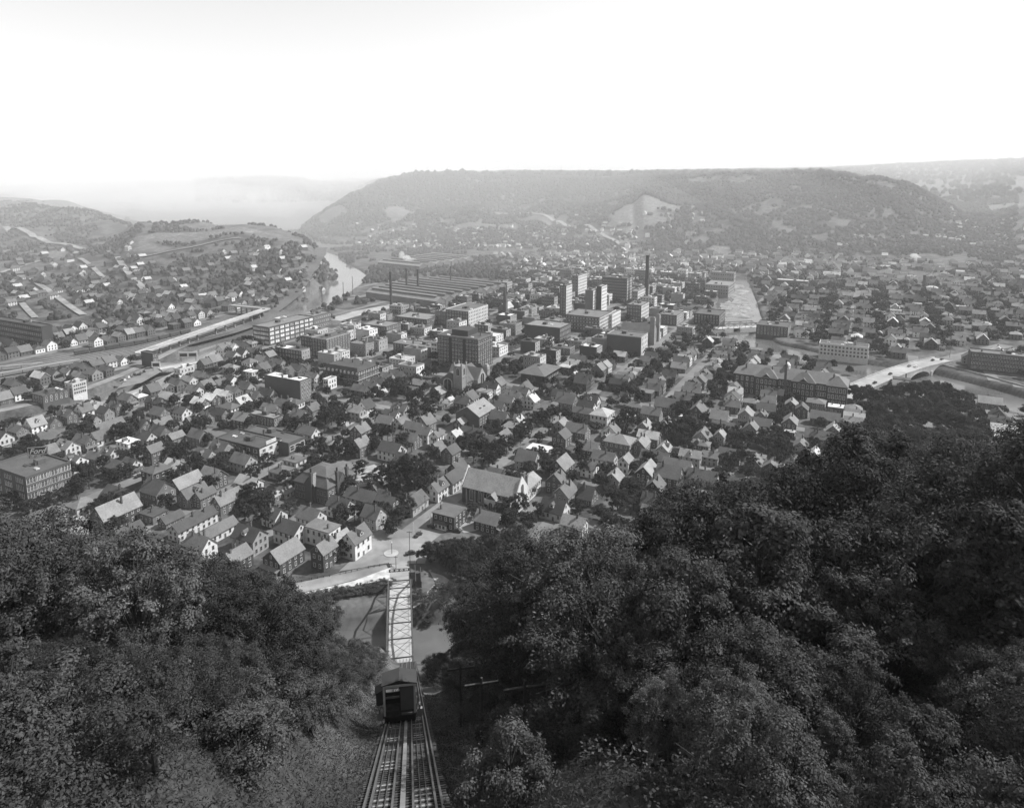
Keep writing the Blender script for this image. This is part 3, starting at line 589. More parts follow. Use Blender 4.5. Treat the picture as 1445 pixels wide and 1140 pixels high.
# the long church: nave ridge along v, bright gable end towards the creek
t, Lu, Lv = frame_thing('church', 'long stone church with one big plain roof and a bright gabled end', 'church', (728, 702), (652, 684), (750, 682), 9, 'near the long-roofed church')
Lu = 13; st = wallmat(.11); stl = wallmat(.5)  # paler stone on gable and annex fronts puts sunlight into the colour
w = M(); w.gablewall(0, Lu, 0, Lv, -.5, 9, 7.2, st, 'y'); part('nave_wall', w, t)
r = M(); r.gableroof(0, Lu, .5, Lv - .5, 9, 7.2, roofmat(.38), 'y', .6, .3, -.1); part('roof', r, t)
g = M(); g.add([(-.5, -.25, 8), (-.5, -.25, 9.2), (Lu / 2, -.25, 17.6), (Lu + .5, -.25, 9.2), (Lu + .5, -.25, 0), (-.5, -.25, 0), (-.5, .25, 8), (-.5, .25, 9.2), (Lu / 2, .25, 17.6), (Lu + .5, .25, 9.2), (Lu + .5, .25, 0), (-.5, .25, 0)],
  [(0, 5, 4, 3, 2, 1), (6, 7, 8, 9, 10, 11), (0, 1, 7, 6), (1, 2, 8, 7), (2, 3, 9, 8), (3, 4, 10, 9), (5, 0, 6, 11)], stl); part('gable_front', g, t)
g = M(); g.add([(-.5, Lv - .25, 9.2), (Lu / 2, Lv - .25, 17.6), (Lu + .5, Lv - .25, 9.2), (-.5, Lv + .25, 9.2), (Lu / 2, Lv + .25, 17.6), (Lu + .5, Lv + .25, 9.2)], [(0, 2, 1), (3, 4, 5), (0, 1, 4, 3), (1, 2, 5, 4)], stl); part('gable_coping', g, t)
for i in range(6): part('buttress', M().box(-.7, 0, 3 + i * (Lv - 6) / 5 - .4, 3 + i * (Lv - 6) / 5 + .4, 0, 7.6, wallmat(.28)), t)
winrow(t, ARCHW, 'x-', 3, Lv - 3, 5, 5, 1.7, 5.5, -.05, name='arched_window')
ob('arched_window', ARCHW, t, (Lu / 2, -.3, 11), 0, (2.6, 1, 4.5))
for z in (2, 5.5): winrow(t, WIN, 'y-', .5, Lu - .5, 5, z, 1, 1.8, -.27)
ch = M(); ch.gablewall(-4, 0, Lv * .28, Lv * .28 + 6.5, 0, 6.5, 3, st, 'x'); ch.gableroof(-4, 0, Lv * .28, Lv * .28 + 6.5, 6.5, 3, roofmat(.26), 'x', .2, .25, .1); ch.box(-4.3, -4.05, Lv * .28 - .3, Lv * .28 + 6.8, 0, 6.9, stl); part('side_chapel', ch, t)
winrow(t, ARCHW, 'x-', Lv * .28 + 1, Lv * .28 + 5.5, 1, 3.5, 2, 4, -4.35, name='arched_window')
ax = M(); ax.box(-6.5, -.02, 0, 7.5, 0, 8, st); ax.box(-6.5, 0, -.25, 0, 0, 8.5, stl); part('annex', ax, t)
for z in (1.7, 4.2, 6.6): winrow(t, WIN, 'y-', -6.2, -.3, 3, z, .9, 1.5, -.27)
pr = M(); pr.box(Lu + .5, Lu + 17, .5, 10, 0, 7, wallmat(.5)); pr.gableroof(Lu + .5, Lu + 17, .5, 10, 7, 3, roofmat(.3), 'x'); part('rectory_wing', pr, t)
for z in (2, 5): winrow(t, WIN, 'y-', Lu + 1, Lu + 16.5, 7, z, 1, 1.7, .48)
ob('chimney', CHIM, t, (Lu + 1.2, 1.5, 4), 0, (1.8, 1.8, 11)); ob('chimney', CHIM, t, (Lu - 1, 2, 11), 0, (3, 2, 6))
# second-empire school
t, Lu, Lv = frame_thing('school', 'old brick school with mansard roof, cross gables and tall chimneys', 'school', (462, 690), (418, 676), (500, 668), 9.5, 'near the old mansard-roofed school')
w = M(); w.box(0, Lu, 0, Lv, -.5, 9.5, brickmat(.11)); w.box(Lu * .35, Lu * .65, -1, 0, 0, 9.5, brickmat(.11)); w.box(-1, 0, Lv * .35, Lv * .65, 0, 9.5, brickmat(.11)); part('wall', w, t)
r = M(); r.hiproof(0, Lu, 0, Lv, 9.5, 4.2, roofmat(.11), .5, .62); r.hiproof(3.2, Lu - 3.2, 3.2, Lv - 3.2, 13.65, 2.6, roofmat(.13), 0, .2); part('mansard_roof', r, t)
for a, f in ((Lu * .35, 'y'), (Lv * .35, 'x')):
    q = M()
    if f == 'y': q.gablewall(a, Lu * .65, -1, 4, 9.4, 10, 4.5, brickmat(.11), 'y'); q.gableroof(a, Lu * .65, -1, 4, 10, 4.5, roofmat(.22), 'y', .3, .3, .2)
    else: q.gablewall(-1, 4, a, Lv * .65, 9.4, 10, 4.5, brickmat(.11), 'x'); q.gableroof(-1, 4, a, Lv * .65, 10, 4.5, roofmat(.2), 'x', .3, .3, .2)
    part('cross_gable', q, t)
for z in (2.4, 6.4): winrow(t, WIN, 'y-', .5, Lu * .33, 3, z, 1.1, 2, 0); winrow(t, WIN, 'y-', Lu * .67, Lu - .5, 3, z, 1.1, 2, 0); winrow(t, WIN, 'y-', Lu * .38, Lu * .62, 2, z, 1.2, 2.2, -1); winrow(t, WIND, 'x-', .5, Lv * .33, 3, z, 1.1, 2, 0); winrow(t, WIND, 'x-', Lv * .67, Lv - .5, 3, z, 1.1, 2, 0)
for p_ in ((-1.3, Lv * .42, 0, 17), (Lu * .33, -.4, 0, 16.5), (Lu * .68, -.4, 4, 12)): ob('chimney', CHIM, t, (p_[0], p_[1], p_[2]), 0, (1.6, 1.6, p_[3]))
# mansard block with dormers
t, Lu, Lv = frame_thing('mansard_block', 'dark block with steep dormered mansard roof and shop fronts below', 'building', (505, 531), (464, 520), (531, 519), 8, 'near the dormered mansard block')
part('wall', M().box(0, Lu, 0, Lv, -.5, 8, brickmat(.08)), t); part('mansard_roof', M().hiproof(0, Lu, 0, Lv, 8, 5.5, roofmat(.06), .5, .75), t); part('cornice', M().box(-.8, Lu + .8, -.8, Lv + .8, 4.0, 4.5, wallmat(.3)), t)
dm = M(); dm.gablewall(-.7, .7, -1, 1, 0, 1.6, .7, WHITE, 'y'); dm.gableroof(-.7, .7, -1, 1, 1.6, .7, roofmat(.1), 'y', .2, .15, .1); dm.box(-.4, .4, -1.06, -1, .3, 1.4, GLASS); DORM = dm.mesh('dormer')
for i in range(9):
    ob('dormer', DORM, t, (1.5 + (Lu - 3) * i / 8, .6, 8.6)); ob('dormer', DORM, t, (1.0, 1.5 + (Lv - 3) * i / 8, 8.6), -math.pi / 2)
for z in (2, 6): winrow(t, WIN, 'y-', .5, Lu - .5, 9, z, 1.2, 2, 0); winrow(t, WIND, 'x-', .5, Lv - .5, 9, z, 1.2, 2, 0)
for i in (.2, .5, .8): ob('chimney', CHIM, t, (Lu * .6, Lv * i, 13), 0, (2, 1.4, 3))
# gothic church with a square tower
c = G(651, 560); t = thing('gothic_church', 'stone gothic church with square battlemented tower and steep cross gables', 'church', (c[0], c[1], 0), GA); LANDMARKS.append((c[0], c[1], 'near the stone gothic church')); uc, vc = uv(*c); occ(uc - 2, uc + 38, vc - 24, vc + 2)
sm = wallmat(.15); sl = wallmat(.32); rm = roofmat(.1)
part('nave_wall', M().gablewall(0, 16, -.0, 22, -.5, 9, 8.5, sm, 'x'), t); part('roof', M().gableroof(0.3, 34, 0, 22, 9, 8.5, roofmat(.13), 'x', .2, .3, -.3), t)
part('transept', M().gablewall(16, 34, -.5, 22.5, -.5, 9, 8.3, sm, 'x').gablewall(18, 32, -4, 24, -.5, 8.5, 8.5, sl, 'y').gableroof(18, 32, -3.6, 24, 8.5, 8.5, roofmat(.16), 'y', .2, .3, -.2), t)
part('tower', M().box(-1, 6, -1.2, 5.8, 0, 24, sl).box(-1.4, 6.4, -1.6, 6.2, 15, 15.5, sl), t)
for a in ((-1.3, -1.5), (5.2, -1.5), (-1.3, 5), (5.2, 5)): part('pinnacle', M().box(a[0], a[0] + 1.1, a[1], a[1] + 1.1, 0, 25.5, sl).hiproof(a[0], a[0] + 1.1, a[1], a[1] + 1.1, 25.5, 2, sl, 0, 0), t)
ob('arched_window', ARCHW, t, (2.5, -1.25, 19.5), 0, (2.4, 1, 5.5)); ob('arched_window', ARCHW, t, (-1.05, 2.3, 19.5), -math.pi / 2, (2.4, 1, 5.5)); ob('arched_window', ARCHW, t, (25, -4.1, 8), 0, (6, 1, 10)); ob('arched_window', ARCHW, t, (-.05, 12, 8), -math.pi / 2, (6.5, 1, 9))
winrow(t, ARCHW, 'y-', 7, 17, 3, 4.5, 1.6, 4.5, -.06, name='arched_window')
part('side_turret', M().box(35, 39, -3, 1, 0, 15, sl).hiproof(35, 39, -3, 1, 15, 2, sl, 0, .5), t)
for z in (4, 8, 12): winrow(t, WIN, 'y-', 35, 39, 2, z, .9, 2, -3)
# big hall north of the church, rink roof, wide school by the creek
t, Lu, Lv = frame_thing('parish_hall', 'tall brick hall with a bright steep roof and two skylights', 'hall', (676, 588), (654, 576), (700, 575), 10, 'near the bright-roofed brick hall')
part('wall', M().gablewall(0, Lu, 0, Lv, -.5, 10, 5.5, brickmat(.12), 'x'), t); part('roof', M().gableroof(0, Lu, 0, Lv, 10, 5.5, roofmat(.32), 'x'), t)
for z in (2.5, 6.5): winrow(t, WIN, 'y-', .6, Lu - .6, 6, z, 1.2, 2.3, 0)
for i in (.35, .6): part('skylight', M().box(Lu * i, Lu * i + 2, Lv * .2, Lv * .2 + 1.6, 11.7, 13.0, STEEL), t)
t, Lu, Lv = frame_thing('rink', 'broad hall with a low spreading hipped roof', 'hall', (768, 531), (742, 521), (803, 519), 8, 'near the broad hip-roofed hall')
part('wall', M().box(1, Lu - 1, 1, Lv - 1, -.5, 8, brickmat(.06)), t); part('roof', M().hiproof(0, Lu, 0, Lv, 8, 4.0, roofmat(.12), 1.2, .05), t); part('vent', M().box(Lu * .4, Lu * .55, Lv * .45, Lv * .55, 11.6, 13, STEEL), t)
winrow(t, WIN, 'y-', 2, Lu - 2, 8, 4, 1.3, 2, 1)
t, Lu, Lv = frame_thing('wide_school', 'wide three-storey brick school with hipped roofs, gabled bays and domed cupola', 'school', (1196, 546), (1037, 525), 20, 15, 'near the wide brick school')
bm_ = brickmat(.075); rf = roofmat(.15)
part('wall', M().box(0, Lu, 0, Lv, -.5, 15, bm_), t)
part('roof', M().hiproof(0, Lu, 0, Lv, 15, 6.5, rf, .7, .0), t)
for i, (a, b_) in enumerate(((.0, .17), (.27, .47), (.60, .80))):
    y0, y1 = Lv * a, Lv * b_; d = 2.5
    part('bay', M().box(-d, 0, y0, y1, -.5, 15, bm_).hiproof(-d, 10, y0, y1, 15.05, 6.2, rf, .7, 0), t)
    if i: part('gable', M().gablewall(-d - .3, 3, (y0 + y1) / 2 - 3, (y0 + y1) / 2 + 3, 14.5, 15.4, 2.6, bm_, 'x').gableroof(-d - .3, 3, (y0 + y1) / 2 - 3, (y0 + y1) / 2 + 3, 15.4, 2.6, rf, 'x', .4, .3, .3), t)
    for z in (2.4, 7.0, 11.8): winrow(t, WIN, 'x-', y0 + .6, y1 - .6, 5, z, 1.3, 2.6, -d)
for (a, b_) in ((.17, .27), (.47, .60), (.80, 1.0)):
    for z in (2.4, 7.0, 11.8): winrow(t, WIN, 'x-', Lv * a + .5, Lv * b_ - .5, 4, z, 1.2, 2.6, 0)
ob('chimney', CHIM, t, (-1.2, Lv * .53, 0), 0, (2.2, 2.2, 27))
for i in (.12, .36, .66, .9): ob('chimney', CHIM, t, (6, Lv * i, 16), 0, (1.3, 1.3, 5.5))
cu = M(); cu.cyl(0, 0, 0, 3.2, 2, 2, WHITE, 8); cu.cyl(0, 0, 3.2, 4.6, 2.2, 1.2, WHITE, 8); cu.cyl(0, 0, 4.6, 5.4, 1.2, .1, WHITE, 8); o = part('cupola', cu, t); o.location = (10, Lv * .53, 20.6)
# twin-towered church behind the ornate hall
c = G(920, 487); t = thing('twin_tower_church', 'pale stone church with two slender square towers', 'church', (c[0], c[1], 0), GA); uc, vc = uv(*c); occ(uc, uc + 22, vc - 34, vc + 2); LANDMARKS.append((c[0], c[1], 'near the twin-towered church'))
part('nave_wall', M().gablewall(2, 18, 0, 34, -.5, 11, 8, wallmat(.25), 'y'), t); part('roof', M().gableroof(2, 18, .3, 34, 11, 8, roofmat(.16), 'y', .3, .3, -.2), t)
for a in (0, 17):
    part('tower', M().box(a, a + 4.6, -2, 2.6, 0, 27, wallmat(.32)).hiproof(a, a + 4.6, -2, 2.6, 27, 1.5, roofmat(.12), .2, .4), t); ob('arched_window', ARCHW, t, (a + 2.3, -2.05, 22), 0, (1.6, 1, 5))
ob('arched_window', ARCHW, t, (10, -.06, 8), 0, (4, 1, 7))
# slender spire
c = G(714, 445); t = thing('spired_church', 'church with a slender dark pointed spire', 'church', (c[0], c[1], 0), GA); uc, vc = uv(*c); occ(uc, uc + 22, vc - 14, vc)
part('nave_wall', M().gablewall(4, 24, 2, 13, -.5, 7, 6, wallmat(.2), 'x'), t); part('roof', M().gableroof(4, 24, 2, 13, 7, 6, roofmat(.38), 'x'), t); part('tower', M().box(0, 4.5, 0, 4.5, 0, 16, wallmat(.14)), t); part('spire', M().hiproof(.1, 4.4, .1, 4.4, 16, 18, roofmat(.1), .2, 0), t)
# works smokestack and smaller ones
def stack(px, py, h, r, label):
    c = G(px, py); t = thing('smokestack', label, 'chimney', (c[0], c[1], 0), 0, 'tall works chimneys'); part('shaft', M().cyl(0, 0, -.5, h - 2, r, r * .72, brickmat(.07), 14), t); part('cap', M().cyl(0, 0, h - 2, h, r * .82, r * .8, brickmat(.05), 14), t)
stack(912, 425, 62, 3.2, 'very tall dark smokestack rising above the downtown blocks')
for a in ((552, 431, 44, 1.9), (574, 414, 36, 1.7), (590, 418, 38, 1.9), (636, 408, 34, 1.3)): stack(*a, 'slender dark mill smokestack beside the long sheds')
stack(1303, 409, 22, 2.4, 'square dark chimney standing among houses near the far rails')
for a in ((485, 425, 26, .5), (455, 433, 26, .5), (498, 416, 26, .5)): stack(*a, 'thin pole-like stack on the bank between mill and river')
# rolling mill sheds
MA = math.radians(54.5); mu = (math.cos(MA), math.sin(MA)); mv = (-math.sin(MA), math.cos(MA))
m0 = G(616, 434)
SAW = roofmat(.12)
def shed(x, y, w, l, h, rise, label, shed_roof):  # last argument is the roof material, one of two plain tones
    t = thing('mill_shed', label, 'mill', (x, y, 0), MA, 'long gabled mill sheds')
    part('wall', M().gablewall(0, w, 0, l, -.5, h, rise, wallmat(.2), 'y'), t); part('roof', M().gableroof(0, w, 0, l, h, rise, shed_roof, 'y', .4, .3, .4), t)
    part('roof_monitor', M().gablewall(w / 2 - 2, w / 2 + 2, 6, l - 6, h + rise - 1.2, h + rise + 1.2, 1.1, wallmat(.14), 'y').gableroof(w / 2 - 2, w / 2 + 2, 6, l - 6, h + rise + 1.2, 1.1, shed_roof, 'y', .3, .2, .2), t)
    part('doorway', M().box(w * .35, w * .65, -.12, .1, 0, 4.5, DARKIN), t)
for i in range(9):
    x = m0[0] + mu[0] * i * 17.5; y = m0[1] + mu[1] * i * 17.5
    l = 150 - abs(i - 4) * 5
    shed(x, y, 16.5, l, 8, 4.2, ORD[i] + ' long gabled mill shed from the river end, gable towards the broad road', roofmat(.21 if i % 3 else .28))
p1 = G(592, 383)
for i in range(7):
    x = p1[0] + mu[0] * i * 22; y = p1[1] + mu[1] * i * 22
    shed(x, y, 19, 105, 9, 4, ORD[i] + ' shed from the river end in the far mill row', roofmat(.21 if i % 2 else .28))
strip('mill_road', [G(470, 452), G(512, 440), G(600, 423), G(690, 404), G(740, 392)], 22, .18, ROADL, 'broad pale road running along the mill fronts', 12)
for k, (a, b_) in enumerate((((470, 458), (690, 411)), ((480, 461), (690, 414)))): strip('rail_line', [G(*a), G(*b_)], 3, .14, mat('ballast', .14, .95, .3, 1.5, 0), 'railway siding in front of the mills', 15)

# ---------------------------------------------------------------- houses
WT = [(.09, 'dark brick'), (.16, 'dull brown-grey'), (.30, 'grey clapboard'), (.48, 'pale painted'), (.9, 'white painted')]
RT = [(.10, 'dark shingle'), (.19, 'mid-grey shingle'), (.33, 'pale slate'), (.9, 'bright metal')]
def word(tb, t): return next(w for lim, w in tb if t <= lim)
def near_phrase(X, Y):
    b = min(LANDMARKS, key=lambda a: (a[0] - X) ** 2 + (a[1] - Y) ** 2); return b[2]
HOUSES = []
def house_spec(X, Y, ridge, W, L, h, roof, wall, kind='gable', rot=0.0, porch=False, dormer=0, z=0.0, pitch=None):
    HOUSES.append(dict(X=X, Y=Y, ridge=ridge, W=W, L=L, h=h, roof=roof, wall=wall, kind=kind, rot=rot, porch=porch, dormer=dormer, z=z, pitch=pitch or RND.uniform(.75, 1.05)))
def uvrect(X, Y, ridge, W, L):
    u, v = uv(X, Y); du, dv = (L / 2, W / 2) if ridge == 'u' else (W / 2, L / 2); return u - du, u + du, v - dv, v + dv
def build_house(d):
    X, Y, W, L, h = d['X'], d['Y'], d['W'], d['L'], d['h']; rz = (GA if d['ridge'] == 'u' else GA - math.pi / 2) + d['rot']; hip = d['kind'] == 'hip'
    feats = []
    if d['dormer']: feats.append('a roof dormer' if d['dormer'] == 1 else 'two dormers')
    if d['porch']: feats.append('a front porch')
    form = {'gable': 'gabled', 'hip': 'hip-roofed', 'flat': 'flat-roofed'}[d['kind']]
    size = 'low' if h < 4.6 else ('tall' if h > 7 else '')
    lab = ' '.join(('%s %s %s house, %s roof%s, %s' % (size, word(WT, d['wall']), form, word(RT, d['roof']), (', ' + ' and '.join(feats)) if feats else '', near_phrase(X, Y))).split())
    lab = ' '.join(lab.split()[:16])
    t = thing('house', lab, 'house', (X, Y, d['z']), rz, 'houses on the town streets'); wmt = wallmat(d['wall']); rmt = roofmat(d['roof']); x0, x1, y0, y1 = -L / 2, L / 2, -W / 2, W / 2
    rise = W / 2 * d['pitch'] * (.6 if hip else 1)
    if d['kind'] == 'gable':
        part('wall', M().gablewall(x0, x1, y0, y1, -.6, h, rise - .1, wmt, 'x'), t); part('roof', M().gableroof(x0, x1, y0, y1, h, rise, rmt, 'x'), t)
    elif hip:
        part('wall', M().box(x0, x1, y0, y1, -.6, h, wmt), t); part('roof', M().hiproof(x0, x1, y0, y1, h, rise, rmt, .6, .0), t)
    else:
        rise = .5; part('wall', M().box(x0, x1, y0, y1, -.6, h, wmt), t); part('roof', M().box(x0 - .35, x1 + .35, y0 - .35, y1 + .35, h, h + .35, rmt), t)
    cw = (-X, -Y); n_ = math.hypot(*cw); cw = (cw[0] / n_, cw[1] / n_); wm_ = WIN if d['wall'] < .45 else WIND; floors = 2 if h > 4.6 else 1; fh = h / floors
    for face, ang, span, pl in (('x-', math.pi, W, x0), ('x+', 0, W, x1), ('y-', -math.pi / 2, L, y0), ('y+', math.pi / 2, L, y1)):
        a = rz + ang
        if math.cos(a) * cw[0] + math.sin(a) * cw[1] < -.12: continue
        nw = max(2, int(span / 2.9))
        for k in range(floors):
            ws = winrow(t, wm_, face, -span / 2 + .5, span / 2 - .5, nw, fh * (k + .55), .95, min(1.6, fh * .55), pl)
            if k == 0 and face[0] == ('x' if d['porch'] else 'y') and ws:
                w0 = ws[nw // 2]; dd = ob('door', DOOR, t, (w0.location.x, w0.location.y, 0.1), w0.rotation_euler.z, (1.0, 1, 2.1)); bpy.data.objects.remove(w0)
        if face[0] == 'x' and d['kind'] == 'gable' and rise > 2.4: winrow(t, wm_, face, -.8, .8, 1, h + rise * .38, .8, 1.2, pl)
    for k in range(1 if RND.random() < .75 else 2):
        cx = RND.uniform(-.35, .35) * L; cy = RND.choice((-1, 1)) * W * RND.uniform(.05, .2) if not hip else 0
        ob('chimney', CHIM, t, (cx, cy, h + rise * .45), 0, (.95, .95, rise * .55 + RND.uniform(1.0, 1.9)))
    if d['porch']:
        sgn = 1 if math.cos(rz) * cw[0] + math.sin(rz) * cw[1] > 0 else -1
        m = M(); ph = 2.7; xa = sgn * L / 2; xb = sgn * (L / 2 + 2.2)
        m.add([(xa, y0, ph + .6), (xa, y1, ph + .6), (xb, y1 + .2, ph), (xb, y0 - .2, ph), (xa, y0, ph + .45), (xa, y1, ph + .45), (xb, y1 + .2, ph - .15), (xb, y0 - .2, ph - .15)], [(0, 1, 2, 3), (7, 6, 5, 4), (3, 2, 6, 7), (0, 3, 7, 4), (2, 1, 5, 6)], rmt)
        p = part('porch_roof', m, t)
        for a in (-.48, 0, .48): ob('post', POSTM, p, (sgn * (L / 2 + 2.0), a * W, 0), 0, (1, 1, ph))
        part('porch_floor', M().box(min(xa, xb), max(xa, xb), y0, y1, -.3, .25, TIMBERL), t)
    for k in range(d['dormer']):
        sgn = -1 if -math.sin(rz - 0) * 0 + (math.cos(rz - math.pi / 2) * cw[0] + math.sin(rz - math.pi / 2) * cw[1]) > 0 else 1
        xd = 0 if d['dormer'] == 1 else (-.22 + .44 * k) * L
        ob('dormer', HDORM if d['wall'] < .4 else HDORMW, t, (xd, sgn * W * .27, h + rise * .32), 0 if sgn < 0 else math.pi, (1.15, 1.2, 1.1))
def hdorm(m_):
    dm = M(); dm.gablewall(-.9, .9, -1, 1.2, 0, 1.3, .8, m_, 'y'); dm.gableroof(-.9, .9, -1, 1.2, 1.3, .8, roofmat(.12), 'y', .2, .15, .15); dm.box(-.45, .45, -1.06, -1, .3, 1.2, GLASS); return dm.mesh('dormer')
HDORM = hdorm(wallmat(.25)); HDORMW = hdorm(wallmat(.6))
NEAR = '''165,652,v,8,10,6,.12,.08,p 185,648,v,8,11,5.5,.10,.6,p 135,640,v,6.5,10,5.5,.14,.3 145,638,v,6.5,10,5.5,.14,.4 155,634,v,6.5,9,6,.16,.55,d 217,630,u,7.5,9,8,.14,.12 206,612,v,8,12,5.5,.08,.5 153,597,u,8,18,4,.15,.3
130,588,v,7,10,6.5,.08,.3 148,577,v,7,10,6.5,.08,.3 163,569,v,7,10,6.5,.08,.15 228,593,u,7,12,4,.17,.25 200,594,v,9,12,5,.08,.15 225,578,v,9,11,5,.18,.2 257,577,v,8,10,5,.12,.6 272,590,u,8,9,6,.18,.15 290,585,v,8,8,5,.17,.2 247,612,u,7,9,5,.2,.2
290,638,v,9,12,6,.14,.35,d 313,627,v,10,12,6,.12,.3,d 221,661,h,11,11,9,.13,.08 222,683,v,11,13,8,.13,.2 262,675,u,9,15,6,.26,.12 272,690,u,8,13,5.5,.11,.3,d 288,692,u,8,13,5.5,.11,.2 306,690,u,8,16,5.5,.26,.2 320,699,u,7.5,14,5.5,.22,.2 166,690,v,10,14,4,.09,.15
163,713,u,11,19,7,.3,.11 216,722,f,8,10,4,.08,.2 241,727,u,6,10,3,.08,.2 272,730,u,7,22,4.8,.07,.6 306,742,u,7,18,4,.18,.5 282,761,v,8,12,6,.19,.65 262,766,v,7,9,6,.08,.6 246,772,v,8,9,5,.1,.2 180,745,u,8,12,4,.1,.3
352,748,v,9,13,7,.075,.45,d 333,777,u,9,10,6,.24,.1 387,720,v,8,9,5,.12,.6,d 410,738,v,9,13,7,.1,.55 400,773,u,10,14,6,.22,.08,p 455,742,f,8,14,8,.16,.62 457,768,u,7,9,8,.24,.07 478,758,u,8,10,5,.25,.4 502,750,u,10,14,8,.15,.62,d 481,706,v,8,12,6,.1,.55
527,720,v,8,9,6.5,.15,.4 546,722,u,8,9,6,.2,.4 512,694,v,9,18,4,.13,.08 545,699,v,9,18,5,.11,.1 583,702,u,9,14,4.5,.11,.35 599,691,u,10,13,6,.1,.5 618,681,u,8,12,6,.14,.5,d 638,668,u,10,14,6,.09,.5 531,685,u,5,6,3,.11,.12 634,720,f,11,12,7,.11,.1 655,708,u,9,12,7,.14,.55 690,727,v,8,12,5,.24,.1,p
783,710,v,10,12,4.5,.07,.5,d 797,688,u,9,12,7,.17,.3 757,716,v,7,9,4,.17,.2 828,692,v,10,9,4,.09,.15 700,664,v,7,8,4,.14,.15 719,666,v,7,8,4,.45,.2 745,642,v,10,12,5.5,.16,.42 792,650,u,10,13,6,.22,.08 762,632,f,9,14,4,.5,.2 785,624,v,10,12,6,.14,.25 832,654,v,8,8,5,.18,.68
508,602,u,9,10,6,.19,.13 508,622,u,8,10,7,.19,.2 545,590,v,9,11,5,.2,.2 566,591,u,8,9,5,.14,.5 575,613,v,9,16,5.5,.17,.15 553,628,v,10,14,6,.1,.5 600,606,v,8,9,6,.14,.6 616,610,u,6,7,8,.18,.65 642,609,u,7,8,6,.4,.55 650,591,u,8,10,6,.3,.08 668,607,v,12,16,4,.1,.2 617,629,u,9,8,4,.18,.2 636,632,u,8,9,6,.1,.2 645,656,u,9,10,5,.1,.15
850,582,h,14,12,8,.45,.6 920,578,v,9,13,5,.14,.2 942,567,v,10,16,6,.18,.2 985,574,u,10,14,7,.17,.12 970,588,f,6,14,4,.55,.3 940,595,u,8,10,5,.32,.12 910,597,u,8,10,6,.25,.2 1016,583,v,11,11,7,.28,.2 1021,600,v,9,14,6,.17,.35 1016,610,u,6,8,7,.28,.3 995,600,u,9,9,6,.17,.12
875,620,h,13,16,8,.22,.15 856,613,u,8,9,6,.22,.15 905,621,u,8,12,6,.25,.2 937,628,u,7,10,6,.33,.35,d 975,637,v,8,12,6,.25,.45,d 1003,638,v,9,13,5,.2,.45 1030,637,v,8,12,5,.18,.2 925,640,v,9,16,5,.12,.15 883,645,u,6,9,7,.28,.6 853,640,v,9,13,6,.14,.55 845,659,v,8,9,5,.5,.6 867,668,u,8,9,6,.28,.4 913,658,u,9,13,6,.32,.08 956,651,v,11,18,6,.14,.6 945,663,v,10,13,5,.15,.15 992,668,v,10,18,4,.15,.35 968,680,v,6,8,4,.12,.35 925,680,u,8,10,6,.17,.1
1053,579,u,9,11,6,.28,.3,p 1075,582,u,7,8,6,.15,.2 1115,590,u,9,12,6,.24,.12 1165,585,v,9,18,5,.19,.15 1180,573,f,8,10,4.5,.5,.2 1155,611,v,9,15,6,.18,.2 1176,602,u,8,9,6,.28,.2 1060,599,u,8,9,6,.2,.3 1130,624,u,8,10,6,.22,.35 1150,639,u,9,10,7,.46,.3,p 1065,648,u,8,10,5,.2,.35 1089,652,u,8,9,5,.22,.12 1104,657,u,7,9,5,.2,.2,p
1035,568,v,8,10,5,.15,.15 1060,566,h,9,10,5,.2,.12 1085,562,v,8,10,5,.19,.3 1098,565,v,8,9,5,.18,.2 1117,566,u,8,10,5,.3,.15 1132,572,u,8,9,6,.13,.15 1152,566,h,10,12,6,.18,.2 705,585,v,9,12,6,.14,.2 722,600,f,11,9,7,.15,.12 732,592,u,8,8,6,.4,.5 725,555,v,9,12,5,.17,.2 750,560,u,9,9,6,.45,.6 800,560,v,12,14,6,.17,.2 775,570,h,10,11,5,.15,.3 815,601,v,10,14,6,.17,.2 793,610,u,9,10,6,.13,.12'''
for tok in NEAR.split():
    a = tok.split(','); px, py = float(a[0]), float(a[1]); k = a[2]; W, L, h, rf_, wl = map(float, a[3:8]); ex = a[8] if len(a) > 8 else ''
    kind = {'h': 'hip', 'f': 'flat'}.get(k, 'gable'); ridge = k if k in 'uv' else 'v'
    X, Y = G(px, py, h + (W * .22 if kind == 'gable' else 0))
    r = uvrect(X, Y, ridge, W, L)
    house_spec(X, Y, ridge, W, L, h, rf_, wl, kind, RND.uniform(-.03, .03), 'p' in ex, 1 if 'd' in ex else 0)
# drop hand-placed houses that would stand inside a neighbour
keep = []
for d in HOUSES:
    r = uvrect(d['X'], d['Y'], d['ridge'], d['W'] - 1.2, d['L'] - 1.2)
    for s_ in range(6):
        if free(*r, gap=0): break
        d['W'] *= .93; d['L'] *= .93; r = uvrect(d['X'], d['Y'], d['ridge'], d['W'] - 1.2, d['L'] - 1.2)
    if free(*r, gap=0): keep.append(d); occ(*uvrect(d['X'], d['Y'], d['ridge'], d['W'], d['L']))
HOUSES = keep
occ(*(lambda a, b: (min(a[0], b[0]), max(a[0], b[0]), min(a[1], b[1]), max(a[1], b[1])))(uv(*G(500, 690)), uv(*G(545, 655))))
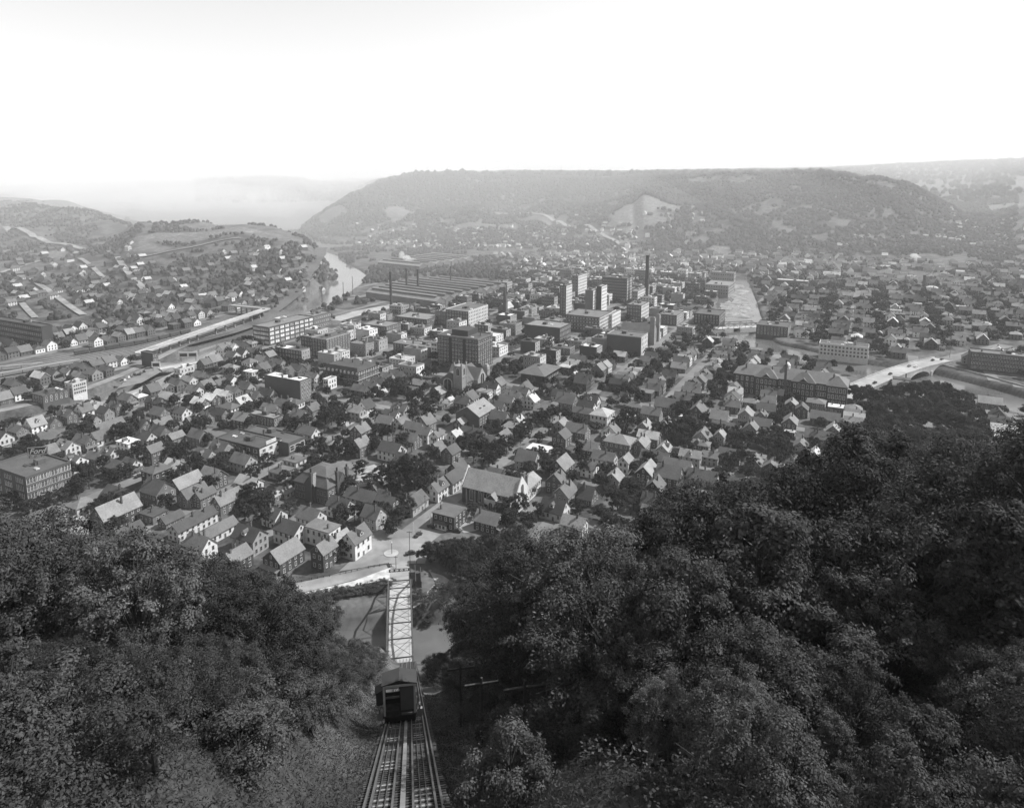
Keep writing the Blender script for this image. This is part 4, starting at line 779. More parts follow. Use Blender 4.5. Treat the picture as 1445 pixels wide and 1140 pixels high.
# trees standing in the town: picture position of the base, height, crown width
TREES = []
def tree_at(px, py, h, w=None, kind=0, row=False):
    X, Y = G(px, py); TREES.append((X, Y, 0.0, h, w or h * .75, kind)); u, v = uv(X, Y); occ(u - 2, u + 2, v - 2, v + 2)
TT = '''180,622,13 192,612,16,7,2 170,612,9 255,655,11 275,662,11 262,645,10 300,668,10 310,672,10 245,655,9 126,690,12 112,695,11 350,712,12 365,720,10 375,745,11 385,735,10 415,760,8 488,785,9 470,790,8 520,735,10 565,735,9 575,727,9 455,650,18,6,2 458,612,17 468,600,13 478,648,14 565,690,17 585,690,20 548,690,15 600,700,12 575,700,14 610,680,10 700,650,11 715,640,12 735,625,12 750,612,12 765,600,12 780,595,12 800,600,12 690,660,11 760,655,11 775,665,10 720,680,9 822,672,10 850,690,10 885,605,15 870,612,12 900,612,12 925,612,10 945,612,11 960,612,11 975,615,11 990,618,11 1005,620,11 1020,622,11 1035,620,10 885,590,10 1030,665,12 1045,660,12 1060,668,11 1080,640,12 1095,635,12 1110,645,12 1075,625,10 1055,630,10 1090,620,10 1130,660,10 1040,645,10 1110,625,9 1015,540,9 1020,548,10 700,540,9 560,560,12 575,565,12 530,560,10 545,552,10 590,570,12 690,540,10 700,530,10 600,555,10 520,575,9 470,580,9 405,600,8 415,585,9 940,495,12 930,505,12 950,485,11 920,508,10 945,510,10 965,500,9 1012,490,10 1020,480,10 990,500,9 890,560,10 870,560,9 840,570,9 805,545,9 770,545,9 860,540,9 830,535,9 1210,570,11 1225,560,11 640,590,10 630,600,9 650,640,8 680,640,10 668,655,10'''
for tok in TT.split():
    a = [float(x) for x in tok.split(',')]; tree_at(a[0], a[1], a[2], a[3] if len(a) > 3 else None, int(a[4]) if len(a) > 4 else 0)
PARK = [(1235, 568), (1255, 560), (1275, 556), (1290, 560), (1305, 556), (1240, 590), (1262, 585), (1282, 582), (1302, 578), (1320, 574), (1335, 585), (1350, 580), (1235, 612), (1258, 610), (1280, 606), (1300, 602), (1322, 600), (1342, 602), (1358, 610), (1290, 628), (1315, 628), (1340, 632), (1360, 636), (1265, 634), (1240, 634), (1208, 560), (1335, 562), (1318, 560)]
for x, y in PARK: tree_at(x, y + 6, RND.uniform(11, 15), RND.uniform(11, 14), 1)
for x, y in [(608, 790), (630, 790), (640, 782), (655, 790), (668, 780), (680, 800), (700, 790), (640, 800), (690, 775), (715, 775), (650, 812), (672, 825), (700, 812), (730, 770), (735, 790)]: tree_at(x, y + 4, RND.uniform(8, 11), RND.uniform(8, 10), 1)
SEEDW = dict(manual=len(HOUSES))
# rows of houses filling the blocks
def in_poly(x, y, P):
    c = False; j = len(P) - 1
    for i in range(len(P)):
        if (P[i][1] > y) != (P[j][1] > y) and x < (P[j][0] - P[i][0]) * (y - P[i][1]) / (P[j][1] - P[i][1]) + P[i][0]: c = not c
        j = i
    return c
DOWNTOWN = [(340, 450), (380, 500), (440, 520), (560, 525), (600, 545), (700, 520), (830, 505), (930, 498), (985, 470), (1005, 430), (1000, 385), (900, 378), (760, 378), (690, 398), (600, 430), (500, 448), (420, 440)]
PARKP = [(1208, 556), (1225, 545), (1300, 540), (1372, 558), (1378, 645), (1225, 645)]
MILLS = [(470, 455), (700, 408), (700, 352), (500, 350), (440, 420)]
SHOPS = []
RLW = [G(*p) for p in [(-120, 552), (0, 525), (110, 507), (200, 492), (300, 467), (380, 442)]]
RLF = [G(*p) for p in [(380, 442), (415, 424), (440, 405), (452, 390), (456, 378)]]
FOFF = lambda o: [(x + o * ny, y - o * nx) for (x, y), nx, ny in [((p[0]), *(lambda d: (d[0] / math.hypot(*d), d[1] / math.hypot(*d)))((q[0] - p[0][0], q[1] - p[0][1]))) for p, q in [((FORK_S[i],), FORK_S[i + 1]) for i in range(48, len(FORK_S) - 1, 3)]]]
KEEP = [(RLW, 40), (RLF, 16), ([G(1340, 518), G(1445, 545)], 20), (FOFF(22), 7), (FOFF(-22), 7), ([G(196, 499, 6), G(377, 436, 9)], 9), ([G(1190, 566), G(1213, 545), G(1332, 505), G(1440, 485)], 17), ([G(470, 452), G(512, 440), G(600, 423), G(690, 404), G(740, 392)], 26), ([G(1095, 402), G(1180, 398), G(1290, 389), G(1445, 380)], 20),
        ([G(-30, 532), G(112, 507)], 12), ([G(160, 560), G(250, 513)], 9), ([G(478, 806), G(560, 785), G(640, 745)], 13), ([G(340, 845), G(560, 803)], 11)]
def clear(X, Y): return all(float(poly_dist(np.array([X]), np.array([Y]), p)[0][0]) > w for p, w in KEEP)
def town_fill():
    for k in range(-10, 13):
        for side in (-1, 1):
            u = 150 + RND.uniform(0, 5)
            while u < 1600:
                w = RND.uniform(7.0, 9.5); lot = w + RND.uniform(1.6, 3.4)
                uc = u + lot / 2; u += lot
                if abs((uc - (UI + 62) + US / 2) % US - US / 2) < 4.5 + w / 2: continue
                if uc > 700 and RND.random() < .22: continue
                L = RND.uniform(10, 14.5); v = V0 + k * VS + side * (5.4 + RND.uniform(.6, 3) + L / 2); X, Y = xy(uc, v)
                if X > .2 * Y and Y > 640: v += RND.uniform(-7, 7); uc += RND.uniform(-3, 3); X, Y = xy(uc, v)
                if Y < 268 or Y > 1500 or abs(X) > Y * .82: continue
                px, py = proj(X, Y, 5)
                if in_poly(px, py, MILLS) or in_poly(px, py, PARKP): continue
                q, z = ras(X, Y)
                if q < 17 or z > 9 or z < -.2: continue
                if not clear(X, Y): continue
                if in_poly(px, py, DOWNTOWN): SHOPS.append((uc, v, k, side)); continue
                if (py > 600 and RND.random() < .2) or (px < 45 and py > 680): continue
                ridge = 'v' if RND.random() < .7 else 'u'; W_, L_ = (w, L) if ridge == 'v' else (min(L, 10), w + 1)
                r = uvrect(X, Y, ridge, W_, L_)
                if not free(*r): continue
                occ(*r)
                wl = RND.choice((.08, .12, .12, .18, .2, .3, .45, .52, .62, .68)); rf_ = RND.choice((.07, .09, .11, .12, .14, .16, .18, .22, .26, .3, .34 if RND.random() < .6 else .12, .5 if RND.random() < .45 else .15))
                house_spec(X, Y, ridge, W_, L_, RND.choice((4.2, 5.5, 5.8, 6, 6.2)), rf_, wl, 'hip' if RND.random() < .12 else ('flat' if RND.random() < .06 else 'gable'), RND.uniform(-.03, .03), RND.random() < .3, 1 if RND.random() < .2 else 0, z)
            # back yard trees and sheds
        uu = 160
        while uu < 1150:
            uu += RND.uniform(4.5, 10); v = V0 + (k + .5) * VS + RND.uniform(-6, 6); X, Y = xy(uu, v)
            if Y < 300 or abs(X) > Y * .82: continue
            px, py = proj(X, Y, 0)
            if in_poly(px, py, MILLS) or (in_poly(px, py, DOWNTOWN) and RND.random() < .6): continue
            if ras(X, Y)[0] < 10 or not -.2 < ras(X, Y)[1] < 2.5: continue
            if not free(uu - 2, uu + 2, v - 2, v + 2, 0) or not clear(X, Y): continue
            occ(uu - 2, uu + 2, v - 2, v + 2)
            if RND.random() < .8: TREES.append((X, Y, 0.0, RND.uniform(6.5, 12), RND.uniform(7, 11), 0))
            else: house_spec(X, Y, 'u' if RND.random() < .5 else 'v', 4.5, 6, 2.8, RND.choice((.1, .14, .2, .4)), RND.choice((.1, .2, .3, .6)), 'gable' if RND.random() < .6 else 'flat', 0, False, 0, 0)
town_fill()
for k in range(-10, 13):
    for side in (-1, 1):
        uu = 170
        while uu < 1250:
            uu += RND.uniform(6, 17); v = V0 + k * VS + side * (5.6 + RND.uniform(0, 1.5)) if RND.random() < .5 else V0 + (k + .5) * VS + side * RND.uniform(3, 12); X, Y = xy(uu, v)
            if Y < 300 or abs(X) > Y * .82: continue
            px, py = proj(X, Y, 0)
            if in_poly(px, py, MILLS) or (in_poly(px, py, DOWNTOWN) and RND.random() < .75): continue
            if ras(X, Y)[0] < 9 or not -.2 < ras(X, Y)[1] < 2.5 or not free(uu - 1.2, uu + 1.2, v - 1.2, v + 1.2, 0) or not clear(X, Y): continue
            occ(uu - 1.5, uu + 1.5, v - 1.5, v + 1.5); TREES.append((X, Y, 0.0, RND.uniform(6, 12), RND.uniform(6.5, 10), 0))
# downtown lots
nshop = 0
for (uc, v, k, side) in SHOPS:
    w = RND.uniform(9, 17); d = RND.uniform(15, 21); vc = V0 + k * VS + side * (4.8 + d / 2); r = (uc - w / 2, uc + w / 2, vc - d / 2, vc + d / 2)
    if not free(*r, gap=.25): continue
    occ(*r); X, Y = xy(uc - w / 2, vc + d / 2); h = RND.choice((6, 7, 8, 9, 10, 11, 13)); tone = RND.choice((.09, .1, .12, .14, .2, .28, .38, .5)); rt = RND.choice((.08, .12, .16, .24, .34, .5))
    lab = '%s %s commercial block, %s flat roof, %s' % ('low' if h < 8 else ('tall' if h > 10 else 'mid-height'), 'brick' if tone < .15 else ('grey' if tone < .3 else 'pale'), 'dark' if rt < .12 else ('grey' if rt < .25 else 'bright'), near_phrase(X, Y))
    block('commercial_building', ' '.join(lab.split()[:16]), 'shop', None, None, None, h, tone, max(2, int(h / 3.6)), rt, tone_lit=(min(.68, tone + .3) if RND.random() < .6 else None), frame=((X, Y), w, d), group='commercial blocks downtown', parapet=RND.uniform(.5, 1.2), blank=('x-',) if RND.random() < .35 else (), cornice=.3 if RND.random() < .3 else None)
    nshop += 1
# hillside and far-valley houses
FARH = []
def slope_fill(n, x0, x1, y0, y1, dens=None):
    for _ in range(n):
        px, py = RND.uniform(x0, x1), RND.uniform(y0, y1)
        if dens and RND.random() > dens(px, py): continue
        X, Y, z = hit(px, py)
        if z < .5 or Y > 3300: continue
        FARH.append((X, Y, z))
slope_fill(330, 0, 458, 342, 432, lambda x, y: 0 if (x > 190 and y < 352) or (x < 190 and y < 350 and RND.random() < .7) or (x > 430 and y < 370) or (200 < x < 300 and y < 372) else 1)
slope_fill(520, 490, 900, 318, 352, lambda x, y: max(.1, (y - 305) / 45))
slope_fill(60, 700, 1000, 296, 345); slope_fill(130, 1180, 1445, 335, 352); slope_fill(60, 1330, 1445, 285, 335)
grid = {}
FH2 = []
for X, Y, z in FARH:
    u, v = uv(X, Y); a = (round(u / 11), round(v / 13))
    if a in grid: continue
    grid[a] = 1; FH2.append((a[0] * 11, a[1] * 13))
HOUSES.sort(key=lambda d: d['Y'])
for d in HOUSES[:300]: build_house(d)
rest = HOUSES[300:]
for (u, v) in FH2:
    X, Y = xy(u, v); lf = X < -.2 * Y; rest.append(dict(X=X, Y=Y, z=gz(X, Y) - .8, ridge=RND.choice('uv'), W=RND.uniform(6.5, 8.5), L=RND.uniform(8.5, 12), h=RND.choice((4.5, 5.5, 6)), roof=RND.choice((.05, .07, .09, .1, .12, .16, .38) if lf else (.07, .09, .12, .16, .2, .3, .45)), wall=RND.choice((.07, .1, .12, .2, .5) if lf else (.1, .15, .2, .3, .5, .65)), kind='gable', pitch=.85))
m = M()
for d in rest:
    X, Y, W, L, h = d['X'], d['Y'], d['W'], d['L'], d['h']; rz = GA if d['ridge'] == 'u' else GA - math.pi / 2; o0 = len(m.v); wmt = wallmat(d['wall']); x0, x1, y0, y1 = -L / 2, L / 2, -W / 2, W / 2; rise = W / 2 * d['pitch']
    if d['kind'] == 'flat': m.box(x0, x1, y0, y1, -1.5, h, wmt); m.box(x0 - .3, x1 + .3, y0 - .3, y1 + .3, h, h + .35, roofmat(d['roof']))
    elif d['kind'] == 'hip': m.box(x0, x1, y0, y1, -1.5, h, wmt); m.hiproof(x0, x1, y0, y1, h, rise * .7, roofmat(d['roof']), .5, 0)
    else: m.gablewall(x0, x1, y0, y1, -1.5, h, rise - .1, wmt, 'x'); m.gableroof(x0, x1, y0, y1, h, rise, roofmat(d['roof']), 'x')
    if Y < 1150:
        for zf in ((h * .28, h * .72) if h > 4.5 else (h * .5,)):
            for a in (-.3, 0, .3):
                m.box(a * L - .5, a * L + .5, y0 - .06, y0, zf - .8, zf + .8, GLASS); m.box(x0 - .06, x0, a * W - .5, a * W + .5, zf - .8, zf + .8, GLASS); m.box(x1, x1 + .06, a * W - .5, a * W + .5, zf - .8, zf + .8, GLASS)
        m.box(L * .2, L * .2 + .9, -.5, .4, h + rise * .4, h + rise + 1.2, BRICKCH)
    c_, s_ = math.cos(rz), math.sin(rz)
    A = np.array(m.v[o0:]); m.v[o0:] = np.stack([X + A[:, 0] * c_ - A[:, 1] * s_, Y + A[:, 0] * s_ + A[:, 1] * c_, d['z'] + A[:, 2]], 1).tolist()
tag(ob('distant_houses', m.mesh('distant_houses')), 'crowded small houses of the farther streets and hillsides', 'houses', None, 'stuff')
print('HOUSES', len(HOUSES), 'rest', len(rest), 'shops', nshop, 'manual', SEEDW, 'trees', len(TREES))

# ---------------------------------------------------------------- the inclined railway
RZ = math.atan(.161); SL = math.atan(.71 / math.hypot(1, .161)); LEN = math.sqrt(1 + .161 ** 2 + .71 ** 2)
ZT = 155.0
def tpos(Y): return (track_x(Y), Y, ZT - .71 * Y)
tr = thing('incline_track', 'steep inclined railway track of timber ties and dark rails', 'railway', tpos(22)); tr.rotation_euler = (-SL, 0, RZ)
S1 = (208 - 22) * LEN
for x in (-2.05, -1.72, -.55, .55, 1.72, 2.05): part('rail', M().box(x - .06, x + .06, 0, S1, .0, .17, RAIL), tr)
for x in (-1.35, -.95, .95, 1.3): part('cable', M().box(x - .025, x + .025, 0, S1, .05, .10, STEEL), tr)
for i in range(22): part('walkway_board', M().box(-.14, .14, i * 3.0, i * 3.0 + 2.96, .06, .14, mat('weathered_board', .17, .9, .2, 1, .25)), tr)
tie = M().box(-2.45, 2.45, -.13, .13, -.24, 0, TIMBER).mesh('tie'); plank = M().box(-.5, .5, -.2, .2, -.06, -.01, TIMBERL).mesh('plank')
for i in range(100):
    o = ob('tie', tie, tr, (RND.uniform(-.06, .06), .3 + i * .72, 0))
    if i % 2 == 0 and RND.random() < .9:
        for sx in (-1.12, 1.12):
            if RND.random() < .6: ob('plank', plank, tr, (sx, .3 + i * .72 + .36, 0), 0, (RND.uniform(.8, 1.05), RND.uniform(.6, 1.6), 1))
m = M()
for i in range(100, int(S1 / .72)): m.box(-2.45, 2.45, .3 + i * .72 - .13, .3 + i * .72 + .13, -.24, 0, TIMBER)
o = part('tie_run', m, tr); o['kind'] = 'stuff'
part('stringer', M().box(-2.3, -1.9, 0, S1, -.7, -.25, TIMBER), tr); part('stringer', M().box(1.9, 2.3, 0, S1, -.7, -.25, TIMBER), tr)
# the car
p = tpos(64.0); car = thing('incline_car', 'boxy incline railway car with gabled roof and white edged open end', 'railway car', (p[0] - .25, p[1], p[2] + .25), RZ); car.scale = (.93, .93, .93)
CARR = mat('car_roof', .035, .7, .1, 1, 0); CARP = mat('car_panel', .16, .5, .15, .6, 0); CARD = mat('car_dark', .03, .6, .2, 1, 0)
XL, XR, D, HT = -2.1, 1.35, 1.9, 4.3
part('platform', M().box(XL - .1, XR + .1, 0, D, .55, .8, TIMBER), car)
q = M(); q.add([(XL, 0, .55), (XR, 0, .55), (XL, D, .55), (XR, D, .55), (XL, D, -2.6), (XR, D, -2.6)], [(0, 1, 3, 2), (2, 3, 5, 4), (0, 4, 5, 1), (0, 2, 4), (1, 5, 3)], CARD); part('undercarriage', q, car)
for x in (XL + .08, XR - .08):
    for y in (.06, D - .06): part('post', M().box(x - .1, x + .1, y - .1, y + .1, .8, HT - .06, WHITE if y < .5 else CARD), car)
part('top_beam', M().box(XL - .05, XR + .05, -.1, .12, HT - .06, HT + .17, WHITE), car)
q = M(); xm = (XL + XR) / 2; q.add([(XL, 0, HT + .17), (XR, 0, HT + .17), (xm, 0, HT + .6)], [(0, 1, 2)], CARD); part('gable_end', q, car)
q = M(); q.gableroof(XL, XR, 0, D, HT + .17, .43, CARR, 'y', .2, .1, .12); part('roof', q, car)
part('cabin_wall', M().box(-.32, XR - .15, .2, .3, 1.1, HT, CARP), car); part('partition', M().box(-.38, -.28, .1, D, .8, HT, CARD), car); part('cabin_side', M().box(XR - .1, XR, .1, D, .8, HT, CARD), car)
part('rear_wall', M().box(XL, XR, D - .12, D, .8, 2.2, CARD).box(XL, XR, D - .12, D, 3.3, HT, CARD), car)
part('side_wall', M().box(XL - .02, XL + .06, .2, D, .8, 2.0, CARD), car)
for z in (1.7, 2.9): part('bay_rail', M().box(XL + .1, -.4, D - .5, D - .4, z, z + .22, WHITE if z > 2 else TIMBERL), car)
part('gate', M().box(XL + .15, -.45, .02, .08, .8, 1.3, CARD), car)
part('bumper', M().box(-.2, XR - .2, -.25, -.05, .85, 1.05, RAIL), car)
q = M(); q.box(XL - .85, XL - .12, .8, 1.8, 1.5, 3.1, CARD); q.add([(XL - 1.0, .6, 3.05), (XL - .1, .6, 3.5), (XL - .1, 1.9, 3.5), (XL - 1.0, 1.9, 3.05), (XL - 1.0, .6, 2.93), (XL - .1, .6, 3.38), (XL - .1, 1.9, 3.38), (XL - 1.0, 1.9, 2.93)], [(0, 1, 2, 3), (7, 6, 5, 4), (0, 4, 5, 1), (3, 2, 6, 7), (0, 3, 7, 4)], CARR); part('side_cabin', q, car)
for x in (XL - .45, XR + .45): part('lamp_box', M().box(x - .28, x + .28, -.2, .2, .5, 1.35, mat('lamp_box', .3, .5, .1, 1, 0)).box(x - .08, x + .08, -.25, .25, 1.35, 1.9, CARP), car)
# poles beside the track
def pole(name, X, Y, z, h, label, arm=1.8, rz=0.0, r=.14, group='wooden utility poles', m=None, lamp=False):
    m = m or BARK; t = thing(name, label, 'pole', (X, Y, z), rz, group); part('shaft', M().cyl(0, 0, -.8, h, r, r * .7, m, 7), t)
    if arm: part('crossarm', M().box(-arm / 2, arm / 2, -.08, .08, h - .6, h - .45, m), t)
    if lamp: part('lamp_head', M().cyl(0, 0, h, h + .5, .3, .15, WHITE, 8), t)
    return t
for dx, Y, h in ((5.5, 62, 7), (6.0, 48, 6.5), (7.5, 38, 6.5)):
    X = track_x(Y) + dx; pole('utility_pole', X, Y, gz(X, Y), h, 'leaning wooden utility pole with crossarm on the bank beside the incline track', 2.6, .2)
for i, Y in enumerate((46, 40)):
    X = track_x(Y) + 4.6; t = tag(ob('handrail', M().bar((X, Y, gz(X, Y) + 1.0), (X + 2.6, Y - .6, gz(X, Y) + 1.3), .12, TIMBERL).bar((X + .2, Y, gz(X, Y) - .4), (X + .2, Y, gz(X, Y) + 1.1), .12, TIMBERL).mesh('handrail')), 'short pale timber rail on the bank beside the track', 'railing', 'timber rails by the track')

# ---------------------------------------------------------------- bridges
bx, by = track_x(204) - 2.9, 204.0; BL, BW, BH, DK = 61.0, 4.35, 8.0, .55
br = thing('truss_bridge', 'steel through-truss bridge leading from the incline foot to the town', 'bridge', (bx, by, 0), RZ)
dkm = mat('bridge_deck', .34, .9, .12, .35, 0, big=.06, bigamt=.15)
nP = 32
for i in range(nP): part('deck_plank', M().box(-BW + .3, BW - .3, i * BL / nP + .03, (i + 1) * BL / nP - .02, DK - .25, DK + (.0 if i % 2 else .012), dkm), br)
part('floor_frame', M().box(-BW, -BW + .28, 0, BL, DK - 1.2, DK + .1, STEEL).box(BW - .28, BW, 0, BL, DK - 1.2, DK + .1, STEEL), br)
for i in range(10): part('floor_beam', M().box(-BW + .3, BW - .3, i * BL / 9 - .2, i * BL / 9 + .2, DK - 1.1, DK - .3, STEEL), br)
npan = 8; ys = [BL * i / npan for i in range(npan + 1)]; zt = [DK, DK + 5.6, DK + 7.2, DK + 8.0, DK + 8.2, DK + 8.0, DK + 7.2, DK + 5.6, DK]
for sx in (-1, 1):
    x = sx * BW; sd = part('truss', M().bar((x, 0, DK), (x, BL, DK), .3, STEEL, .45), br)
    for i in range(npan):
        part('top_chord', M().bar((x, ys[i], zt[i]), (x, ys[i + 1], zt[i + 1]), .5, STEEL, .45), sd)
        if 0 < i: part('vertical', M().bar((x, ys[i], DK), (x, ys[i], zt[i]), .22, STEEL), sd)
        if 0 < i < npan - 1:
            a, b_ = (i, i + 1) if i < npan / 2 else (i + 1, i)
            part('diagonal', M().bar((x, ys[a], zt[a]), (x, ys[b_], DK), .14, STEEL), sd)
for i in range(1, npan):
    part('top_strut', M().bar((-BW, ys[i], zt[i]), (BW, ys[i], zt[i]), .3, STEEL, .35), br)
    if i < npan - 1: part('sway_brace', M().bar((-BW, ys[i], zt[i]), (BW, ys[i + 1], zt[i + 1]), .1, STEEL).bar((BW, ys[i], zt[i] + .05), (-BW, ys[i + 1], zt[i + 1] + .05), .1, STEEL), br)
q = M()
for k in range(8):
    q.bar((-BW + k * BW / 4, .9 + .1, zt[0] + 1.0), (-BW + (k + 1) * BW / 4, ys[1] * .95, zt[1] * .97), .07, STEEL); q.bar((-BW + (k + 1) * BW / 4, .9 + .1, zt[0] + 1.0), (-BW + k * BW / 4, ys[1] * .95, zt[1] * .97), .07, STEEL)
part('portal_lattice', q, br)
q = M()
for k in range(9): q.box(-BW + k * BW / 4.5, -BW + k * BW / 4.5 + .6, BL - .3, BL - .1, DK + 5.2, DK + 6.0, WHITE if k % 2 else STEEL)
q.box(-BW, BW, BL - .12, BL + .12, DK + 5.0, DK + 5.2, STEEL).box(-BW, BW, BL - .12, BL + .12, DK + 6.0, DK + 6.2, STEEL); part('portal_plate', q, br)
part('abutment', M().box(-BW - 1, BW + 1, BL - 2, BL + 2.5, -8, DK - .3, CONCD), br); part('abutment', M().box(-BW - 1, BW + 1, -14, 1, -8, DK - .3, CONCD), br)
part('side_railing', M().box(-BW + .3, -BW + .36, 0, BL, DK + .9, DK + 1.0, STEEL).box(BW - .36, BW - .3, 0, BL, DK + .9, DK + 1.0, STEEL), br)
strip('bridge_approach', [(bx - .161 * BL, by + BL), (bx - .161 * (BL + 14), by + BL + 14)], 8, .32, ROADL, 'short paved approach from the bridge to the square', 7, flat=0)
q = M(); q.box(0, .3, -4, 8, -6, 3.2, TIMBER).box(2.2, 2.5, -4, 7, -6, 2.8, TIMBER); fx, fy = G(586, 822)
tag(ob('board_fence', q.mesh('board_fence'), None, (fx, fy, 0), RZ), 'tall dark plank hoarding standing beside the bridge mouth', 'hoarding')
# concrete arch bridge
A = G(1213, 545, 2.0); B_ = G(1332, 505, 2.5); ang = math.atan2(B_[1] - A[1], B_[0] - A[0]); AL = math.hypot(B_[0] - A[0], B_[1] - A[1])
ab = thing('arch_bridge', 'pale concrete arch bridge carrying motor cars over the creek', 'bridge', (A[0], A[1], 0), ang); LANDMARKS.append((A[0] + 60, A[1] + 40, 'near the concrete arch bridge'))
n = 90; W2 = 8.0; tops = [1.0 + 3.2 * math.sin(math.pi * min(1, i / n)) * .9 for i in range(n + 1)]
spans = [(.12, .40), (.43, .70), (.73, .96)]
def soffit(f):
    for a, b_ in spans:
        if a < f < b_:
            t_ = (f - a) / (b_ - a) * 2 - 1; return -5.8 + 7.2 * math.sqrt(max(0, 1 - t_ * t_))
    return -9
for yy in (-W2, W2):
    m = M()
    for i in range(n):
        f0, f1 = i / n, (i + 1) / n; b0 = min(soffit(f0), tops[i] - 1); b1 = min(soffit(f1), tops[i + 1] - 1)
        m.add([(f0 * AL, yy, b0), (f1 * AL, yy, b1), (f1 * AL, yy, tops[i + 1]), (f0 * AL, yy, tops[i])], [(0, 1, 2, 3)], CONC)
    part('spandrel_wall', m, ab)
m = M()
for i in range(n):
    f0, f1 = i / n, (i + 1) / n; b0 = min(soffit(f0), tops[i] - 1); b1 = min(soffit(f1), tops[i + 1] - 1)
    m.add([(f0 * AL, -W2, b0), (f1 * AL, -W2, b1), (f1 * AL, W2, b1), (f0 * AL, W2, b0)], [(0, 1, 2, 3)], CONC)
part('arch_barrel', m, ab); m = M()
for i in range(n): m.add([(i / n * AL, -W2, tops[i]), ((i + 1) / n * AL, -W2, tops[i + 1]), ((i + 1) / n * AL, W2, tops[i + 1]), (i / n * AL, W2, tops[i])], [(0, 1, 2, 3)], ROADL)
part('roadway', m, ab)
for yy in (-W2 - .2, W2 - .2):
    m = M()
    for i in range(n): m.bar((i / n * AL, yy + .2, tops[i] + .55), ((i + 1) / n * AL, yy + .2, tops[i + 1] + .55), .35, CONC, 1.1)
    part('parapet', m, ab)
for f in (.415, .715): part('pier', M().box(f * AL - 1.6, f * AL + 1.6, -W2 - .6, W2 + .6, -9, -1.0, CONC), ab)
strip('bridge_street', [G(1196, 562), A], 13, .2, ROADL, 'pale street leading onto the arch bridge', 8, flat=0); strip('bridge_street', [B_, G(1420, 487)], 14, .2, ROAD, 'street leading off the arch bridge', 8, flat=0)
# steel truss bridge far up the creek
a, b_ = G(1008, 463, 1), G(1072, 460, 1); an = math.atan2(b_[1] - a[1], b_[0] - a[0]); LL = math.hypot(b_[0] - a[0], b_[1] - a[1]); fb = thing('steel_bridge', 'pale decked steel truss bridge across the shallow creek', 'bridge', (a[0], a[1], 0), an)
part('deck', M().box(0, LL, -5, 5, .2, .9, CONC), fb)
for yy in (-5, 5):
    m = M(); k = 8
    m.bar((LL / k, yy, 6), (LL - LL / k, yy, 6), .5, STEEL); m.bar((0, yy, .9), (LL / k, yy, 6), .5, STEEL); m.bar((LL, yy, .9), (LL - LL / k, yy, 6), .5, STEEL)
    for i in range(1, k): m.bar((LL * i / k, yy, .9), (LL * i / k, yy, 6), .3, STEEL); m.bar((LL * i / k, yy, 6 if i % 2 else .9), (LL * (i + 1) / k, yy, .9 if i % 2 or i == k - 1 else 6), .3, STEEL)
    part('truss', m, fb)
part('pier', M().box(LL * .5 - 1.2, LL * .5 + 1.2, -5, 5, -9, .2, CONCD), fb)
a, b_ = G(226, 521, 1), G(300, 508, 1); an = math.atan2(b_[1] - a[1], b_[0] - a[0]); LL = math.hypot(b_[0] - a[0], b_[1] - a[1])
rb = thing('road_bridge', 'low road bridge over the narrow river beside the dark brick corner building', 'bridge', (a[0], a[1], 0), an); part('deck', M().box(0, LL, -5, 5, .3, 1.0, CONC), rb)
for yy in (-5, 4.7): part('parapet', M().box(0, LL, yy, yy + .3, 1.0, 2.0, CONC), rb)
# elevated road along the left hillside
va = thing('viaduct', 'long pale elevated roadway on piers slanting past the river', 'viaduct', (0, 0, 0)); P3 = [G(196, 499, 6), G(290, 466, 8), G(377, 436, 9), G(326, 431, 11)]; Z3 = [6, 8, 9, 11]
for i in range(3):
    a = Vector((*P3[i], Z3[i])); b_ = Vector((*P3[i + 1], Z3[i + 1])); part('deck', M().bar(a, b_, 8.5, ROADL, .9), va)
    d = (b_ - a).normalized(); nn = Vector((d.y, -d.x, 0)).normalized() * 4.3
    for sg_ in (-1, 1): part('parapet', M().bar(a + nn * sg_ + Vector((0, 0, .9)), b_ + nn * sg_ + Vector((0, 0, .9)), .3, CONC, 1.0), va)
    for k in range(1, 7):
        q_ = a.lerp(b_, k / 7); zz = gz(q_.x, q_.y); part('pier', M().box(q_.x - .8, q_.x + .8, q_.y - .8, q_.y + .8, min(zz, q_.z - 1) - 1, q_.z - .5, CONCD), va)
# railways
BAL = mat('ballast', .14)
for o_ in (22, -22): strip('river_road', FOFF(o_), 8, .2, ROADM, 'pale road following the narrow river', 10, flat=0)
strip('rail_bed', RLW, 62, .25, mat('rail_bed', .085, .95, .3, .5, 0, big=.03, bigamt=.3), 'wide railway bed along the foot of the left hill', 12)
for off in (-24, -18, -12, -6, 0, 6, 13, 21):
    A_ = np.array(RLW); D_ = np.gradient(A_, axis=0); D_ /= np.linalg.norm(D_, axis=1)[:, None]; N_ = np.stack([-D_[:, 1], D_[:, 0]], 1)
    strip('rail_line', [tuple(p) for p in A_ + N_ * off], 1.5, .42, mat('bright_rails', .2, .4, .2, 2, 0), 'railway line on the wide rail bed', 12)
def along(pts, s):
    for (x0, y0), (x1, y1) in zip(pts[:-1], pts[1:]):
        l = math.hypot(x1 - x0, y1 - y0)
        if s <= l: return x0 + (x1 - x0) * s / l, y0 + (y1 - y0) * s / l, math.atan2(y1 - y0, x1 - x0)
        s -= l
    return None
bxm = M().box(-6, 6, -1.4, 1.4, 1.0, 3.9, wallmat(.07)).mesh('body'); bxr = M().gableroof(-6, 6, -1.4, 1.4, 3.9, .45, roofmat(.09), 'x', .1, .12, .1).mesh('roof'); bxw = M().box(-4.6, -3.0, -1.2, 1.2, 0, 1, STEEL).box(3.0, 4.6, -1.2, 1.2, 0, 1, STEEL).mesh('bogie')
